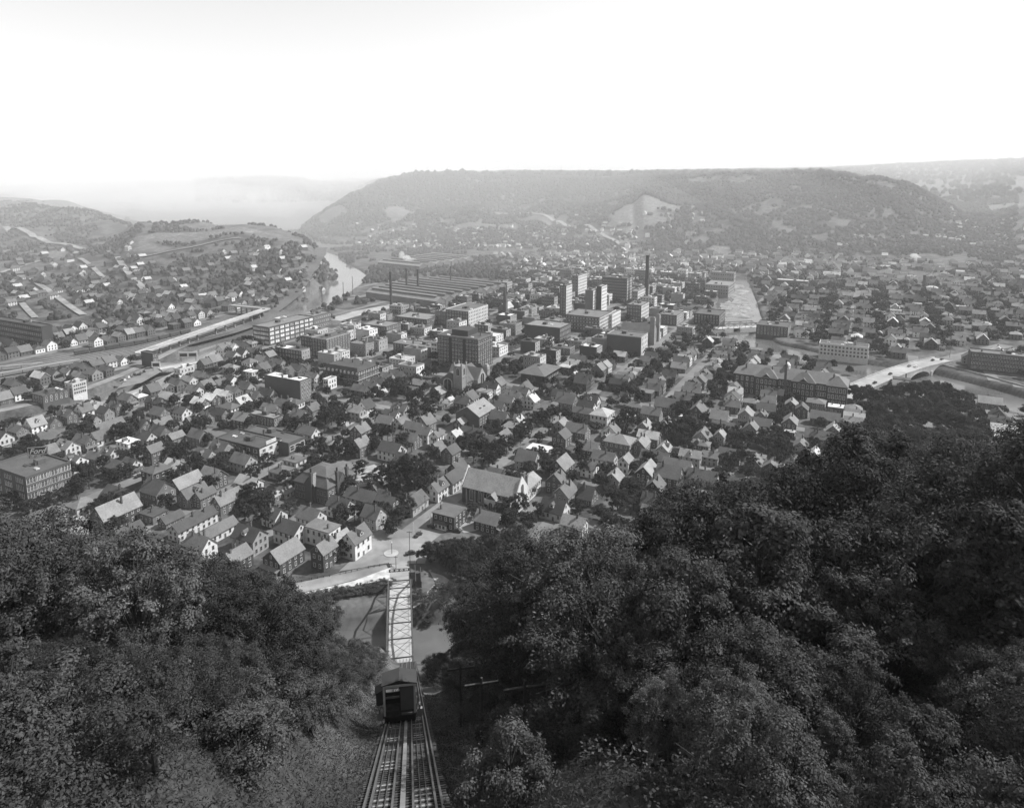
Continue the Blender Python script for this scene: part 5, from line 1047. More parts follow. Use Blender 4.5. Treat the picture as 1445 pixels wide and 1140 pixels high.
def boxcar(x, y, a, label, g, z=.45):
    t = thing('boxcar', label, 'railway car', (x, y, gz(x, y) + z), a, g); ob('body', bxm, t); ob('roof', bxr, t); ob('bogie', bxw, t)
for i in range(9):
    r = along([G(105, 502), G(200, 486), G(300, 462)], 6 + i * 13.2)
    if r: boxcar(*r, ORD[i] + ' dark boxcar from the station end, below the terraced hillside', 'boxcars below the left hillside')
FR = [G(1095, 402), G(1180, 398), G(1290, 389), G(1445, 380)]
strip('rail_bed', RLF, 20, .3, MATS['rail_bed'], 'narrowing railway bed round the nose of the hill', 12)
for off in (-5, 0, 5): strip('rail_line', [(p[0] + off, p[1]) for p in RLF], 1.6, .5, MATS['bright_rails'], 'railway line rounding the nose of the hill', 12)
strip('rail_bed', FR, 24, .25, MATS['rail_bed'], 'railway bed below the far wooded hill', 20)
for i in range(16):
    r = along(FR, 10 + i * 13.4)
    if r: boxcar(*r, ORD[i] + ' dark boxcar from the freight house, below the wooded hill', 'boxcars below the wooded hill')
for a, b_, lab in (((-30, 532), (112, 507), 'long pale platform canopy beside the rails'), ((-30, 520), (60, 512), 'shorter dark platform canopy between the rails')):
    p0, p1 = G(*a, 4), G(*b_, 4); t = thing('platform_canopy', lab, 'canopy', (p0[0], p0[1], 0), math.atan2(p1[1] - p0[1], p1[0] - p0[0])); l = math.hypot(p1[0] - p0[0], p1[1] - p0[1])
    part('roof', M().box(0, l, -2.2, 2.2, 4, 4.3, roofmat(.28)), t)
    for k in range(int(l / 14)): part('post', M().box(k * 14 + 2, k * 14 + 2.3, -.15, .15, 0, 4, STEEL), t)
# billboards
for px, py, w, lab in ((199, 466, 19, 'long white billboard with three dark pictures on the hillside'), (265, 506, 16, 'white double billboard beside the parking ground'), (220, 520, 7, 'single white billboard on the brick corner building side'), (722, 444, 12, 'pale rooftop billboard among the stores')):
    X, Y = G(px, py, 2) if py > 470 else G(px, py, 4); t = thing('billboard', lab, 'billboard', (X - w / 2, Y, max(0, gz(X, Y)) if py < 480 else (9 if px > 700 else 1)), .12)
    part('panel', M().box(0, w, 0, .3, 2, 7, WHITE), t); n_ = max(1, int(w / 5.5))
    for k in range(n_): part('picture', M().box(k * w / n_ + .8, (k + 1) * w / n_ - .8, -.06, 0, 2.8, 5.6, wallmat(.09)), t)
    for k in (0.1, .9): part('post', M().box(k * w, k * w + .3, 0, .3, -2, 2, TIMBER), t)
# river walls and banks
m = M(); p = [G(x, y, -1) for x, y in ((352, 856), (430, 842), (500, 828), (545, 822))]
for a, b_ in zip(p[:-1], p[1:]): m.bar((a[0], a[1], -3.6), (b_[0], b_[1], -3.6), .8, CONCD, 7.2)
tag(ob('river_wall', m.mesh('river_wall')), 'stone retaining wall below the riverside road', 'wall')
m = M(); p = [G(x, y, 0) for x, y in ((1318, 513), (1380, 528), (1445, 546), (1500, 562))]
for a, b_ in zip(p[:-1], p[1:]): m.bar((a[0], a[1], -2.6), (b_[0], b_[1], -2.6), .9, CONCD, 7.6)
t = tag(ob('river_wall', m.mesh('river_wall')), 'long concrete wall lining the creek below the apartment row', 'wall')
quad = [G(1297, 545, -1.0), G(1366, 560, -1.0), G(1366, 567, -3.5), G(1300, 552, -3.5)]
m = M(); m.add([(q_[0], q_[1], z_) for q_, z_ in zip(quad, (1.2, 1.2, .6, .6))] + [(q_[0], q_[1], -7) for q_ in quad], [(0, 1, 2, 3), (0, 4, 5, 1), (1, 5, 6, 2), (2, 6, 7, 3), (3, 7, 4, 0)], ROADL); tag(ob('bank_apron', m.mesh('bank_apron')), 'smooth pale concrete apron on the creek bank by the park', 'embankment')
for x0, y0, rx, ry in ((1028, 432, 9, 5), (1044, 425, 10, 6), (1052, 436, 8, 4), (1034, 416, 8, 3.5), (1048, 412, 8, 3), (1030, 444, 10, 3), (1050, 446, 9, 2.5), (1040, 404, 9, 2), (490, 862, 34, 4)):
    zb = -5.85 if y0 > 800 else float(np.interp(G(x0, y0, -3)[1], (420, 560, 650, 850), (-6, -5, -3.6, -2.4))) + .12; rx *= 1.35; ry *= 1.35
    m = M(); k = 22; cs = [G(x0 + rx * math.cos(2 * math.pi * i / k) * RND.uniform(.6, 1.25), y0 + ry * math.sin(2 * math.pi * i / k) * RND.uniform(.6, 1.25), zb) for i in range(k)]; m.add([(c_[0], c_[1], zb) for c_ in cs] + [(*G(x0, y0, zb + .7), zb + .7)], [(i, (i + 1) % k, k) for i in range(k)], mat('river_gravel', .19, .95, .4, .5, 0, big=.1, bigamt=.4)); structure('gravel_bar', m.mesh('gravel_bar'), 'pale gravel bar in the shallow creek')

# ---------------------------------------------------------------- cars, station, poles, fence, person
def car_meshes(bm):
    b = M(); prof = [(-2.2, .45), (-2.25, .95), (-1.9, 1.1), (-.9, 1.15), (-.55, 1.7), (.9, 1.75), (1.6, 1.35), (2.2, .95), (2.25, .45)]
    V = [(x, s_ * (.82 if z < 1.2 else .68), z) for s_ in (-1, 1) for x, z in prof]; k = len(prof)
    b.add(V, [tuple(range(k - 1, -1, -1)), tuple(range(k, 2 * k))] + [(i, i + 1, k + i + 1, k + i) for i in range(k - 1)] + [(k - 1, 0, k, 2 * k - 1)], bm)
    for x in (-1.45, 1.4):
        for y in (-.86, .86): b.box(x - .62, x + .62, y - .17, y + .17, .4, .88, bm)
    g = M(); g.box(-.5, .9, -.71, .71, 1.22, 1.58, GLASS)
    w = M(); k = 12; vs = [(math.cos(2 * math.pi * i / k) * .36, y, math.sin(2 * math.pi * i / k) * .36 + .36) for y in (-.1, .1) for i in range(k)]
    w.add(vs, [(i, (i + 1) % k, k + (i + 1) % k, k + i) for i in range(k)] + [tuple(range(k)), tuple(range(2 * k - 1, k - 1, -1))], mat('tyre', .02, .9, .1, 1, 0))
    return b.mesh('body'), g.mesh('window_band'), w.mesh('wheel')
CARK = {n_: car_meshes(m_) for n_, m_ in (('black', BLACKP), ('grey', mat('grey_paint', .12, .3, .1, 1, .2, spec=.6)), ('pale', mat('pale_paint', .45, .35, .05, 1, .1, spec=.6)))}
def motor(px, py, rz, col, label, z=.15, group='motor cars on the streets'):
    X, Y = G(px, py, z); t = thing('motor_car', label, 'car', (X, Y, z), rz, group); b, g, w = CARK[col]; ob('body', b, t); ob('window_band', g, t)
    for x in (-1.4, 1.4):
        for y in (-.85, .85): ob('wheel', w, t, (x, y, 0))
motor(590, 756, 1.0, 'black', 'black sedan driving over the pale forecourt near the white pole'); motor(579, 782, .35, 'black', 'dark sedan crossing the square at the bridge head'); motor(609, 744, 2.6, 'black', 'black car parked at the filling station corner')
motor(645, 750, -.3, 'black', 'black car parked behind the filling station'); motor(183, 669, .9, 'pale', 'pale car parked on the left street by the frame houses'); motor(196, 673, .95, 'black', 'dark car parked behind the pale car'); motor(352, 606, .9, 'pale', 'pale car on the street above the garages'); motor(515, 654, .4, 'grey', 'grey car parked beside the school yard'); motor(508, 656, .4, 'pale', 'pale car parked beside the school yard')
for f, o_, c_, l_ in ((.12, -3, 'black', 'black car coming off the near end of the arch bridge'), (.33, 0, 'black', 'black car near the middle of the arch bridge'), (.58, 2, 'grey', 'boxy grey car on the crown of the arch bridge'), (.60, -2, 'pale', 'pale car beside the grey one on the bridge crown'), (.88, 2, 'black', 'black car near the far bridge end'), (.97, 0, 'black', 'black car at the very end of the arch bridge')):
    zz = tops[int(f * n if False else f * 90)] + .02; X = A[0] + math.cos(ang) * f * AL - math.sin(ang) * o_; Y = A[1] + math.sin(ang) * f * AL + math.cos(ang) * o_
    t = thing('motor_car', l_, 'car', (X, Y, zz), ang + .05, 'motor cars on the arch bridge'); b, g, w = CARK[c_]; ob('body', b, t); ob('window_band', g, t)
    for x in (-1.4, 1.4):
        for y in (-.85, .85): ob('wheel', w, t, (x, y, 0))
for i in range(12): motor(172 + i * 4.5 + RND.uniform(-1, 1), 539 - i * 2.2 + RND.uniform(-2, 2), RND.choice((.6, .8, 2.2)), RND.choice(('black', 'grey', 'black', 'pale')), ORD[i] + ' car along the open parking ground by the narrow river', .15, 'cars on the open parking ground')
for i in range(7): motor(1000 - i * 7.5 + RND.uniform(-1, 1), 447 + i * 3.4, RND.uniform(.9, 1.2), RND.choice(('black', 'grey', 'pale')), ORD[i] + ' car from the far end, parked along the creekside street', .15, 'cars along the creekside street')
# filling station
X, Y = G(625, 744); t = thing('filling_station', 'tiny white filling station with low hipped roof on the square', 'shop', (X, Y, 0), GA - math.pi / 2)
part('wall', M().box(-3.2, 3.2, -2.6, 2.6, -.3, 2.9, wallmat(.62)), t); part('roof', M().hiproof(-3.2, 3.2, -2.6, 2.6, 2.9, 1.4, roofmat(.11), .7, .0), t); winrow(t, WIN, 'y-', -3, 3, 3, 1.6, 1.3, 1.6, -2.6); winrow(t, WIN, 'x+', -2.4, 2.4, 2, 1.6, 1.3, 1.6, 3.2); ob('chimney', CHIM, t, (0, .8, 3.2), 0, (.7, .7, 1.8))
for x, y, h, lab, kw in ((579, 812, 20, 'very tall dark utility pole at the bridge mouth', dict(arm=2.2)), (553, 782, 5.5, 'short lamp post on the round traffic island', dict(arm=0, lamp=True)), (559, 806, 7, 'pole with crossarm beside the riverside fence', dict(arm=1.6)), (584, 757, 7, 'white pole at the filling station forecourt', dict(arm=0, m=WHITE)), (608, 742, 6, 'white pole beside the filling station', dict(arm=0, m=WHITE)), (600, 720, 8, 'street pole in front of the row houses', dict(arm=1.4)), (382, 833, 9, 'pole at the riverside road corner house', dict(arm=1.4)), (335, 735, 8, 'pole beside the white yard', dict(arm=1.4)), (616, 661, 8, 'pole standing in the back lots', dict(arm=1.4)), (833, 648, 12, 'thin tall pole among the houses below the hip roof', dict(arm=0)), (494, 605, 9, 'pole at the corner of the fenced court', dict(arm=1.2)), (178, 635, 9, 'pole beside the dark pointed evergreen', dict(arm=1.4)), (1340, 505, 9, 'pole at the far end of the arch bridge', dict(arm=1.6)), (645, 507, 9, 'pole near the gothic church', dict(arm=1.4))):
    X, Y = G(x, y); pole('street_pole', X, Y, 0, h, lab, group='street poles in the town', **kw)
for i in range(40):     # lines of poles along the streets
    k = i % 8 - 3; u = UI + 30 + (i // 8) * 46 + RND.uniform(-6, 6); v = V0 + k * VS + 4.9; X, Y = xy(u, v)
    if Y > 270 and ras(X, Y)[0] > 9: pole('street_pole', X, Y, 0, RND.uniform(7.5, 9), 'plain wooden street pole with crossarm at the kerb', 1.6, GA, .13, 'plain street poles along the kerbs')
X, Y = G(552, 781); m = M(); m.cyl(0, 0, 0, .22, 3.2, 3.2, CONC, 24); tag(ob('traffic_island', m.mesh('traffic_island'), None, (X, Y, .1)), 'low round kerbed traffic island in the square', 'island')
ft = thing('fence', 'low post and rail fence along the riverside road', 'fence', (*G(480, 812), 0))
fp = [G(x, y) for x, y in ((400, 827), (440, 818), (480, 811), (520, 802), (548, 797), (560, 806))]; b0 = G(480, 812); m = M(); pm = M().box(-.1, .1, -.1, .1, -.3, 1.2, TIMBER).mesh('post')
for a, b_ in zip(fp[:-1], fp[1:]):
    l = math.hypot(b_[0] - a[0], b_[1] - a[1])
    for k in range(int(l / 2.4)): f = k * 2.4 / l; ob('post', pm, ft, (a[0] + (b_[0] - a[0]) * f - b0[0], a[1] + (b_[1] - a[1]) * f - b0[1], 0))
    for z in (.5, 1.0): part('fence_rail', M().bar((a[0] - b0[0], a[1] - b0[1], z), (b_[0] - b0[0], b_[1] - b0[1], z), .09, TIMBER), ft)
# person by the bridge mouth
def person(X, Y, z, rz):
    vs = [(0, 0, .95), (0, 0, 1.2), (0, 0, 1.42), (0, 0, 1.52), (0, .01, 1.68), (.1, 0, .9), (.11, .06, .5), (.11, 0, .08), (.11, .12, .04), (-.1, 0, .9), (-.11, -.1, .5), (-.11, -.22, .1), (-.11, -.1, .05), (.19, 0, 1.4), (.24, -.04, 1.12), (.24, .08, .9), (-.19, 0, 1.4), (-.24, .05, 1.12), (-.24, .15, .92)]
    es = [(0, 1), (1, 2), (2, 3), (3, 4), (0, 5), (5, 6), (6, 7), (7, 8), (0, 9), (9, 10), (10, 11), (11, 12), (2, 13), (13, 14), (14, 15), (2, 16), (16, 17), (17, 18)]
    rr = [.15, .16, .15, .06, .11, .1, .075, .05, .05, .1, .075, .05, .05, .08, .055, .045, .08, .055, .045]
    me = bpy.data.meshes.new('person'); me.from_pydata(vs, es, []); o = ob('person', me, None, (X, Y, z), rz); o.modifiers.new('skin', 'SKIN')
    for i, r in enumerate(rr): me.skin_vertices[0].data[i].radius = (r, r)
    me.skin_vertices[0].data[0].use_root = True
    me.materials.append(mat('suit', .12, .9, .1, 1, 0)); sb = o.modifiers.new('sub', 'SUBSURF'); sb.levels = 1; sb.render_levels = 1
    tag(o, 'lone walker in dark clothes by the tall pole at the bridge mouth', 'person')
    h = M(); h.cyl(0, .01, 1.72, 1.82, .13, .1, mat('hat', .05, .9, .1, 1, 0), 10); h.cyl(0, .01, 1.70, 1.73, .2, .2, mat('hat', .05), 12); part('hat', h, o)
X, Y = G(588, 797); person(X, Y, .14, 2.0)

# ---------------------------------------------------------------- trees
def leaf_cards(C, N, size, rng, aspect=.6):
    n_ = len(C); d = N + rng.normal(0, .4, (n_, 3)); d /= np.linalg.norm(d, axis=1)[:, None]
    r = rng.normal(size=(n_, 3)); t = np.cross(d, r); t /= np.linalg.norm(t, axis=1)[:, None]; b_ = np.cross(d, t)
    s_ = (size * rng.uniform(.6, 1.35, n_))[:, None]; L = t * s_; Wd = b_ * s_ * aspect
    V = np.stack([C - L, C + Wd * .9 + L * .1, C + L, C - Wd * .9 + L * .1], 1).reshape(-1, 3); return V, np.arange(n_ * 4).reshape(-1, 4)
def make_tree(seed, H, w, ncl, nl, leaf, rc, mleaf, style='round', limbs=9):
    rng = np.random.default_rng(seed); cl = []
    while len(cl) < ncl:
        p = rng.normal(size=3); p /= np.linalg.norm(p); rr = rng.uniform(.2, 1.25) ** .5
        if style == 'column': c_ = np.array([p[0] * w * .5 * rr, p[1] * w * .5 * rr, rng.uniform(.12, 1.0) * H]); k_ = c_[2] / H; c_[:2] *= np.sqrt(max(.05, 1 - ((k_ - .5) / .55) ** 2))
        elif style == 'cone': z_ = rng.uniform(.08, .98); a_ = rng.uniform(0, 6.283); c_ = np.array([math.cos(a_), math.sin(a_), 0]) * w * .5 * (1.02 - z_) * rng.uniform(.5, 1); c_[2] = z_ * H
        else:
            if p[2] < -.35 and rng.random() < .75: continue
            c_ = np.array([p[0] * w * .5 * rr, p[1] * w * .5 * rr, H * .6 + p[2] * H * .38 * rr]); lob = 1 + .22 * math.sin(math.atan2(p[1], p[0]) * 3 + seed) + .15 * math.sin(p[2] * 5 + seed * 2); c_[:2] *= lob
        cl.append(c_)
    cl = np.array(cl); rad = rc * rng.uniform(.45, 1.35, ncl); an = rng.uniform(.55, 1.5, (ncl, 3)) * np.array([1, 1, .6])
    pw = rad ** 2; k = rng.choice(ncl, ncl * nl, p=pw / pw.sum()); g = rng.normal(size=(len(k), 3)); g /= np.linalg.norm(g, axis=1)[:, None]; g[:, 2] = np.where((g[:, 2] < 0) & (rng.random(len(k)) < .55), -g[:, 2], g[:, 2])
    sh = rng.uniform(.3, 1.0, len(k))[:, None]; sh = np.where(rng.random((len(k), 1)) < .12, sh * 1.55, sh)
    C = cl[k] + g * rad[k][:, None] * sh * an[k]; C[:, 2] -= (np.hypot(C[:, 0], C[:, 1]) / (w * .5)) ** 2 * .05 * H * (style == 'round'); N = g * 1.0 + np.array([0, 0, .45])
    V, Fq = leaf_cards(C, N, leaf, rng); crown = big_mesh('crown', V, Fq, mleaf)
    t = M(); top = (.62 if style == 'round' else .9) * H; bend = rng.normal(0, .03 * H, 2); pts = [(0, 0, -1.5), (0, 0, .1 * H), (bend[0] * .4, bend[1] * .4, .35 * H), (bend[0], bend[1], top)]; R0 = .018 * H + .06
    t.tube(pts, [R0 * 1.25, R0, R0 * .75, R0 * .3], BARK, 7)
    order = rng.permutation(ncl)[:limbs * 2]
    for j, i in enumerate(order):
        c_ = cl[i]; z0 = rng.uniform(.3, .58) * H if style == 'round' else c_[2] * .92; s0 = np.array([bend[0] * z0 / top, bend[1] * z0 / top, z0]); mid = s0 * .45 + c_ * .55 + np.array([0, 0, .04 * H]) * rng.normal()
        t.tube([s0, mid, c_], [R0 * .42, R0 * .26, R0 * .09], BARK, 5)
    return t.mesh('trunk'), crown
HV = [make_tree(11, 16, 11, 170, 230, .125, 1.1, LEAF, limbs=14), make_tree(12, 16, 13, 190, 220, .12, 1.15, LEAF, limbs=15), make_tree(13, 16, 10, 160, 230, .115, 1.0, LEAFL, limbs=14), make_tree(14, 16, 12.5, 95, 280, .13, 1.05, LEAFL, limbs=22), make_tree(15, 16, 6, 170, 230, .13, .85, LEAF, 'column'), make_tree(16, 16, 12, 210, 200, .11, 1.05, LEAF, limbs=14)]
SHV = [make_tree(21, 5, 5, 45, 240, .095, .75, LEAFL), make_tree(22, 5, 6, 50, 230, .09, .85, LEAF)]
TV = [make_tree(31, 10, 8, 46, 80, .34, 1.15, LEAFT), make_tree(32, 10, 9, 52, 80, .34, 1.2, LEAFT), make_tree(33, 10, 7.5, 40, 90, .32, 1.1, LEAFT), make_tree(34, 10, 8.5, 36, 90, .36, 1.25, LEAFT)]
PV = [make_tree(41, 12, 12, 90, 130, .36, 1.4, LEAFT), make_tree(42, 12, 12, 95, 130, .36, 1.35, LEAFT)]
CV = [make_tree(51, 16, 6.5, 70, 90, .3, .8, LEAFT, 'cone')]
def put_tree(name, vm, X, Y, z, h0, h, w0, w, label, group, cat='tree'):
    t = thing(name, label, cat, (X, Y, z), RND.uniform(0, 6.28), group); s_ = (w / w0, w / w0, h / h0)
    ob('trunk', vm[0], t, None, 0, s_); ob('crown', vm[1], t, None, 0, s_)
TREES.sort(key=lambda a: -max(a[3], a[4]) * (2 if a[5] else 1) / a[1]); TSHOW = TREES[:300]; TREST = TREES[300:]
for (X, Y, z, h, w, kind) in TSHOW:
    if kind == 2: put_tree('evergreen_tree', CV[0], X, Y, z, 16, h, 6.5, w, 'dark pointed evergreen standing above the roofs', 'pointed evergreens'); continue
    vm = RND.choice(PV if kind == 1 else TV); bw0 = 12 if kind == 1 else 8.3; bh0 = 12 if kind == 1 else 10
    lab = ('dense round tree in the grove, %s' if kind == 1 else ('tall leafy yard tree, %s' if h > 11 else 'small leafy yard tree, %s')) % near_phrase(X, Y)
    put_tree('leafy_tree', vm, X, Y, z, bh0, h, bw0, w, lab, 'grove trees' if kind == 1 else 'yard trees in the town')
# remaining farther yard trees: one mass
rng = np.random.default_rng(5); PC = []; PN = []
for (X, Y, z, h, w, kind) in TREST:
    k = 210 if Y < 620 else 105; g = rng.normal(size=(k, 3)); g /= np.linalg.norm(g, axis=1)[:, None]; g[:, 2] = np.abs(g[:, 2]) * 1.2 - .3; PC.append(np.array([X, Y, z + h * .5]) + g * np.array([w * .5, w * .5, h * .45]) * rng.uniform(.6, 1, (k, 1))); PN.append(g + np.array([0, 0, .4]))
if PC:
    V, Fq = leaf_cards(np.concatenate(PC), np.concatenate(PN), .85, rng, .8); tag(ob('distant_trees', big_mesh('distant_trees', V, Fq, LEAFT)), 'mass of leafy trees among the farther streets', 'trees', None, 'stuff')
# the near wooded slope
SKY = [(-400, 690), (0, 702), (60, 700), (100, 692), (140, 720), (170, 765), (230, 778), (280, 780), (330, 812), (370, 822), (400, 842), (440, 845), (465, 870), (485, 915), (500, 965), (520, 1010), (595, 1010), (612, 930), (630, 880), (645, 840), (665, 800), (690, 778), (720, 752), (760, 738), (800, 708), (850, 692), (900, 692), (950, 708), (985, 690), (1020, 680), (1060, 680), (1100, 672), (1130, 680), (1160, 632), (1190, 604), (1230, 594), (1260, 608), (1300, 632), (1340, 628), (1380, 620), (1420, 606), (1445, 602), (1800, 580)]
SKX, SKY_ = zip(*SKY)
cand = []
def try_hill(X, Y, hmin, hmax, spread, gap, dmin=44, xl=11, top=0):
    xr = X - track_x(Y); 
    if -xl - Y * .012 < xr < 12 + Y * .01: return
    if math.hypot(X, Y) < dmin: return
    z = gz(X, Y)
    if z < -3: return
    for c_ in cand:
        if (c_[0] - X) ** 2 + (c_[1] - Y) ** 2 < gap * gap: return
    h = RND.uniform(hmin, hmax)
    for _ in range(30):
        px, py = proj(X, Y, z + h)
        if py >= max(top, np.interp(px, SKX, SKY_) + (RND.uniform(0, spread))): break
        h -= .7
        if h < hmin * .55: return
    if not -120 < px < 1570: return
    cand.append((X, Y, z, h))
RND.seed(99)
for _ in range(2600): Y = RND.uniform(38, 150); try_hill(RND.uniform(-.95, .95) * Y * 1.05, Y, 14, 21, 4, 6.2, 40, 9.5)
for _ in range(1200): Y = RND.uniform(34, 195); try_hill(RND.uniform(-.9, .95) * Y, Y, 9, 16, 60, 5.2, 38)
for _ in range(1500): Y = RND.uniform(14, 44); try_hill(RND.uniform(-1, 1) * (Y * .85 + 6), Y, 4.5, 9, 60, 3.6, 21, 8.5, 900)
cand.sort(key=lambda c_: math.hypot(c_[0], c_[1])); print('hill trees', len(cand)); hd = lambda c_: -c_[3] / math.hypot(c_[0], c_[1]); cand = sorted(cand, key=hd)[:300]
HL = ['broad dark-limbed slope tree', 'spreading fine-leaved slope tree', 'pale-leaved slope tree', 'airy forking slope tree', 'narrow vine-cloaked slope tree', 'thick-crowned slope tree']
for (X, Y, z, h) in cand:
    i = RND.choice((0, 1, 2, 3, 5, 4, 4)) if X > 10 else RND.choice((0, 1, 2, 3, 3, 2, 5)); w = (7 if i == 4 else 11.5) * (h / 16) * RND.uniform(.85, 1.15)
    put_tree('hillside_tree', HV[i], X, Y, z, 16, h, 7 if i == 4 else 11.5, w, HL[i] + (', high up' if Y < 55 else (', halfway down' if Y < 90 else ', low down')) + (' close to the track' if abs(X - track_x(Y)) < 22 else (' well off the track' if abs(X - track_x(Y)) < 50 else ' far off the track')) + (', creek-bend side' if X > track_x(Y) else ', railway-yard side'), 'trees on the steep slope by the incline')
sh = []
for _ in range(900):
    Y = RND.uniform(27, 150); side = RND.choice((-1, 1)); X = track_x(Y) + (RND.uniform(5.5, 14) if side > 0 else -RND.uniform(6.5, 13)); 
    if math.hypot(X, Y) < 30 or any((a[0] - X) ** 2 + (a[1] - Y) ** 2 < 6.5 for a in sh): continue
    if side < 0 and Y < 40 and RND.random() < .6: continue
    sh.append((X, Y))
for (X, Y) in sh[:110]: put_tree('shrub', RND.choice(SHV), X, Y, gz(X, Y) - .3, 5, RND.uniform(2.2, 4.5), 5.5, RND.uniform(3, 5), 'leafy shrub on the %s bank of the incline track, %s' % ('upper' if Y < 55 else ('middle' if Y < 95 else 'lower'), 'creek-bend side' if X > track_x(Y) else 'railway-yard side'), 'shrubs on the track banks', 'shrub')
# bank bushes below the riverside wall
for x in range(432, 546, 7):
    X, Y = G(x, 857 - (x - 440) * .17, -3); put_tree('shrub', RND.choice(SHV), X, Y, gz(X, Y) - .4, 5, RND.uniform(2.4, 3.6), 5.5, RND.uniform(5, 7), 'dark bush on the river bank below the riverside wall', 'bushes below the riverside wall', 'shrub')
for x, y in ((590, 852), (600, 858), (612, 850), (622, 858), (632, 846), (605, 868), (590, 866), (620, 840), (640, 835), (655, 838), (668, 842)):
    X, Y = G(x, y, -2); put_tree('shrub', RND.choice(SHV), X, Y, gz(X, Y) - .4, 5, RND.uniform(3, 4.5), 5.5, RND.uniform(4, 6), 'low bush on the bank beside the pale worn path', 'bushes beside the worn path', 'shrub')
# undergrowth and grass on the near slope
n_ = 120000; Yg = 18 + 80 * rng.uniform(0, 1, n_) ** 1.6; Xg = track_x(Yg) + np.where(rng.random(n_) < .5, -rng.uniform(2.5, 16, n_), rng.uniform(2.5, 15, n_)); Zg = ground_z(Xg, Yg)
V, Fq = leaf_cards(np.stack([Xg, Yg, Zg + rng.uniform(.05, .45, n_)], 1), np.tile(np.array([0, .3, .5]), (n_, 1)), .11, rng, .35); tag(ob('bank_grass', big_mesh('bank_grass', V, Fq, GRASSM)), 'rough grass and weeds on the banks of the cutting', 'grass', None, 'stuff')
n_ = 110000; Yg = 16 + 166 * rng.uniform(0, 1, n_) ** 2; Xg = rng.uniform(-1, 1, n_) * (Yg * .85 + 10); Zg = ground_z(Xg, Yg); k = np.abs(Xg - track_x(Yg)) > 9
V, Fq = leaf_cards(np.stack([Xg, Yg, Zg + rng.uniform(.1, 1.4, n_)], 1)[k], np.tile(np.array([0, .2, .8]), (k.sum(), 1)), .11, rng, .6); tag(ob('undergrowth', big_mesh('undergrowth', V, Fq, LEAF)), 'low undergrowth covering the steep slope under the trees', 'undergrowth', None, 'stuff')
# far woods on the hills
ico = np.array([(0, 0, 1)] + [(.894 * math.cos(2 * math.pi * i / 5), .894 * math.sin(2 * math.pi * i / 5), .447) for i in range(5)] + [(.894 * math.cos(2 * math.pi * (i + .5) / 5), .894 * math.sin(2 * math.pi * (i + .5) / 5), -.447) for i in range(5)])
icf = np.array([(0, 1 + i, 1 + (i + 1) % 5) for i in range(5)] + [(1 + i, 6 + i, 1 + (i + 1) % 5) for i in range(5)] + [(1 + (i + 1) % 5, 6 + i, 6 + (i + 1) % 5) for i in range(5)])
def woods(name, n_, Y0, Y1, q0, q1, r0, r1, thresh, label, zmin=6, zmax=400):
    Yw = np.sqrt(rng.uniform(Y0 ** 2, Y1 ** 2, n_)); Xw = rng.uniform(q0, q1, n_) * Yw; Zw = ground_z(Xw, Yw)
    k = (Zw > zmin) & (Zw < zmax) & (bare_amt(Xw, Yw) < .35) & (vnoise(Xw, Yw, 70, 21) * .65 + vnoise(Xw, Yw, 23, 22) * .35 > thresh); Xw, Yw, Zw = Xw[k], Yw[k], Zw[k]
    for hr in HROADS: k = poly_dist(Xw, Yw, hr)[0] > 16; Xw, Yw, Zw = Xw[k], Yw[k], Zw[k]
    m_ = len(Xw)
    R = rng.uniform(r0, r1, (m_, 1, 1)); B = ico[None] * R * np.array([1, 1, 1.15]) * rng.uniform(.7, 1.3, (m_, 11, 1)) + np.stack([Xw, Yw, Zw + R[:, 0, 0] * .8], 1)[:, None]
    tag(ob(name, big_mesh(name, B.reshape(-1, 3), (icf[None] + (np.arange(m_) * 11)[:, None, None]).reshape(-1, 3), FORESTM)), label, 'woods', None, 'stuff')
woods('far_woods', 46000, 1380, 2750, -.30, .72, 3.2, 5.6, .29, 'dense woods covering the long far hill', 7)
woods('hillside_scrub', 16000, 800, 2400, -.78, -.26, 2.0, 3.8, .44, 'scattered scrub and trees over the left hillside', -.5)
woods('valley_trees', 17000, 900, 1800, -.26, .76, 2.2, 4.0, .47, 'scattered trees among the far valley houses', -1, 30)
woods('distant_woods', 14000, 2750, 6500, -.45, .85, 9, 16, .40, 'patches of woods on the distant plateau', 20)

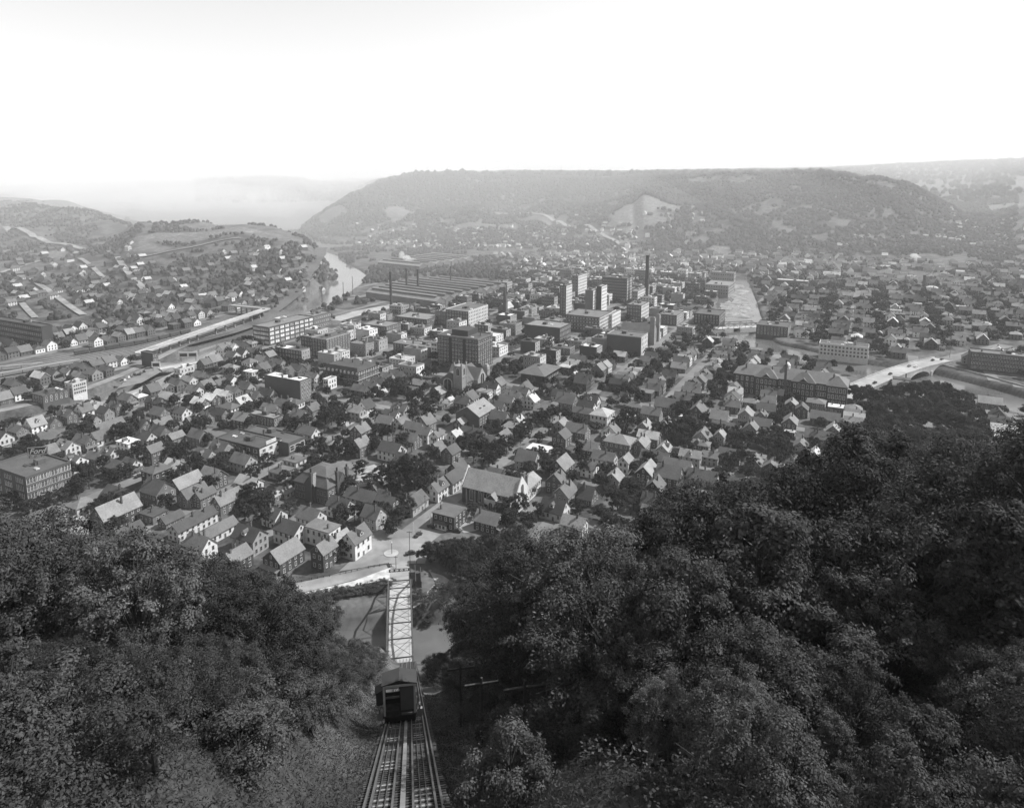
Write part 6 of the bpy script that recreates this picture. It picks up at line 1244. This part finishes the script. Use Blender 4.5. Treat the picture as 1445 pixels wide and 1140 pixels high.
# ---------------------------------------------------------------- haze and smoke
def volume(name, me, dens, label, color=.95, loc=None, scale=None, aniso=0.0):
    vm = bpy.data.materials.new(name); vm.use_nodes = True; nt = vm.node_tree; nt.nodes.clear(); o_ = nt.nodes.new('ShaderNodeOutputMaterial'); v = nt.nodes.new('ShaderNodeVolumePrincipled')
    v.inputs['Color'].default_value = (color, color, color, 1); v.inputs['Density'].default_value = dens; v.inputs['Anisotropy'].default_value = aniso; nt.links.new(v.outputs[0], o_.inputs['Volume'])
    me.materials.clear(); me.materials.append(vm); o = ob(name, me, None, loc, 0, scale); tag(o, label, 'haze' if name == 'haze' else 'smoke', None, 'stuff'); return o
volume('haze', M().box(-18500, 18500, -260, 9500, -12, 296, CONC).mesh('haze'), .00008, 'pale even haze filling the valley air')
sph = M(); k = 20; V_ = []; F_ = []
for i in range(k // 2 + 1):
    th = math.pi * i / (k // 2)
    for j in range(k): V_.append((math.sin(th) * math.cos(2 * math.pi * j / k), math.sin(th) * math.sin(2 * math.pi * j / k), math.cos(th)))
for i in range(k // 2):
    for j in range(k): F_.append((i * k + j, (i + 1) * k + j, (i + 1) * k + (j + 1) % k, i * k + (j + 1) % k))
sph.add(V_, F_, CONC)
def smoke(px, py, Y, rx, ry, rz_, dens, label):
    z = zpx(py, Y); X = (px - CX) / F * (Y * math.cos(PIT) - (z - HC) * math.sin(PIT)); volume('smoke', sph.mesh('smoke'), dens, label, .98, (X, Y, z), (rx, ry, rz_))
for px_, rx_, ry_, dn_ in ((400, 1150, 850, .00012), (450, 1500, 950, .00009), (520, 1900, 1050, .00009), (600, 2400, 1150, .00008)): smoke(px_, 330, 1850, rx_, ry_, 300, dn_, 'thin smoky air drifting over the mills and the far valley')
smoke(330, 270, 5200, 2600, 1900, 330, .0004, 'far smoky haze over the river gap')
smoke(1330, 240, 4700, 1700, 1700, 330, .0003, 'pale far haze behind the wooded hill')
smoke(300, 296, 3300, 520, 500, 120, .0004, 'broad bank of mill smoke lying in the far valley'); smoke(210, 285, 3900, 700, 600, 140, .0005, 'thin smoke drifting across the far valley'); smoke(385, 285, 3000, 110, 150, 90, .0006, 'rising puff of mill smoke in the far valley')
for a in ((580, 369, 1280, 14, 9, 6), (574, 365, 1290, 8, 7, 7), (567, 361, 1300, 6, 6, 9), (1298, 369, 1370, 5, 5, 7), (1295, 365, 1372, 7, 6, 6), (1290, 361, 1375, 8, 7, 5)): smoke(*a[:3], *a[3:], .09, 'small white puff of steam over the works')
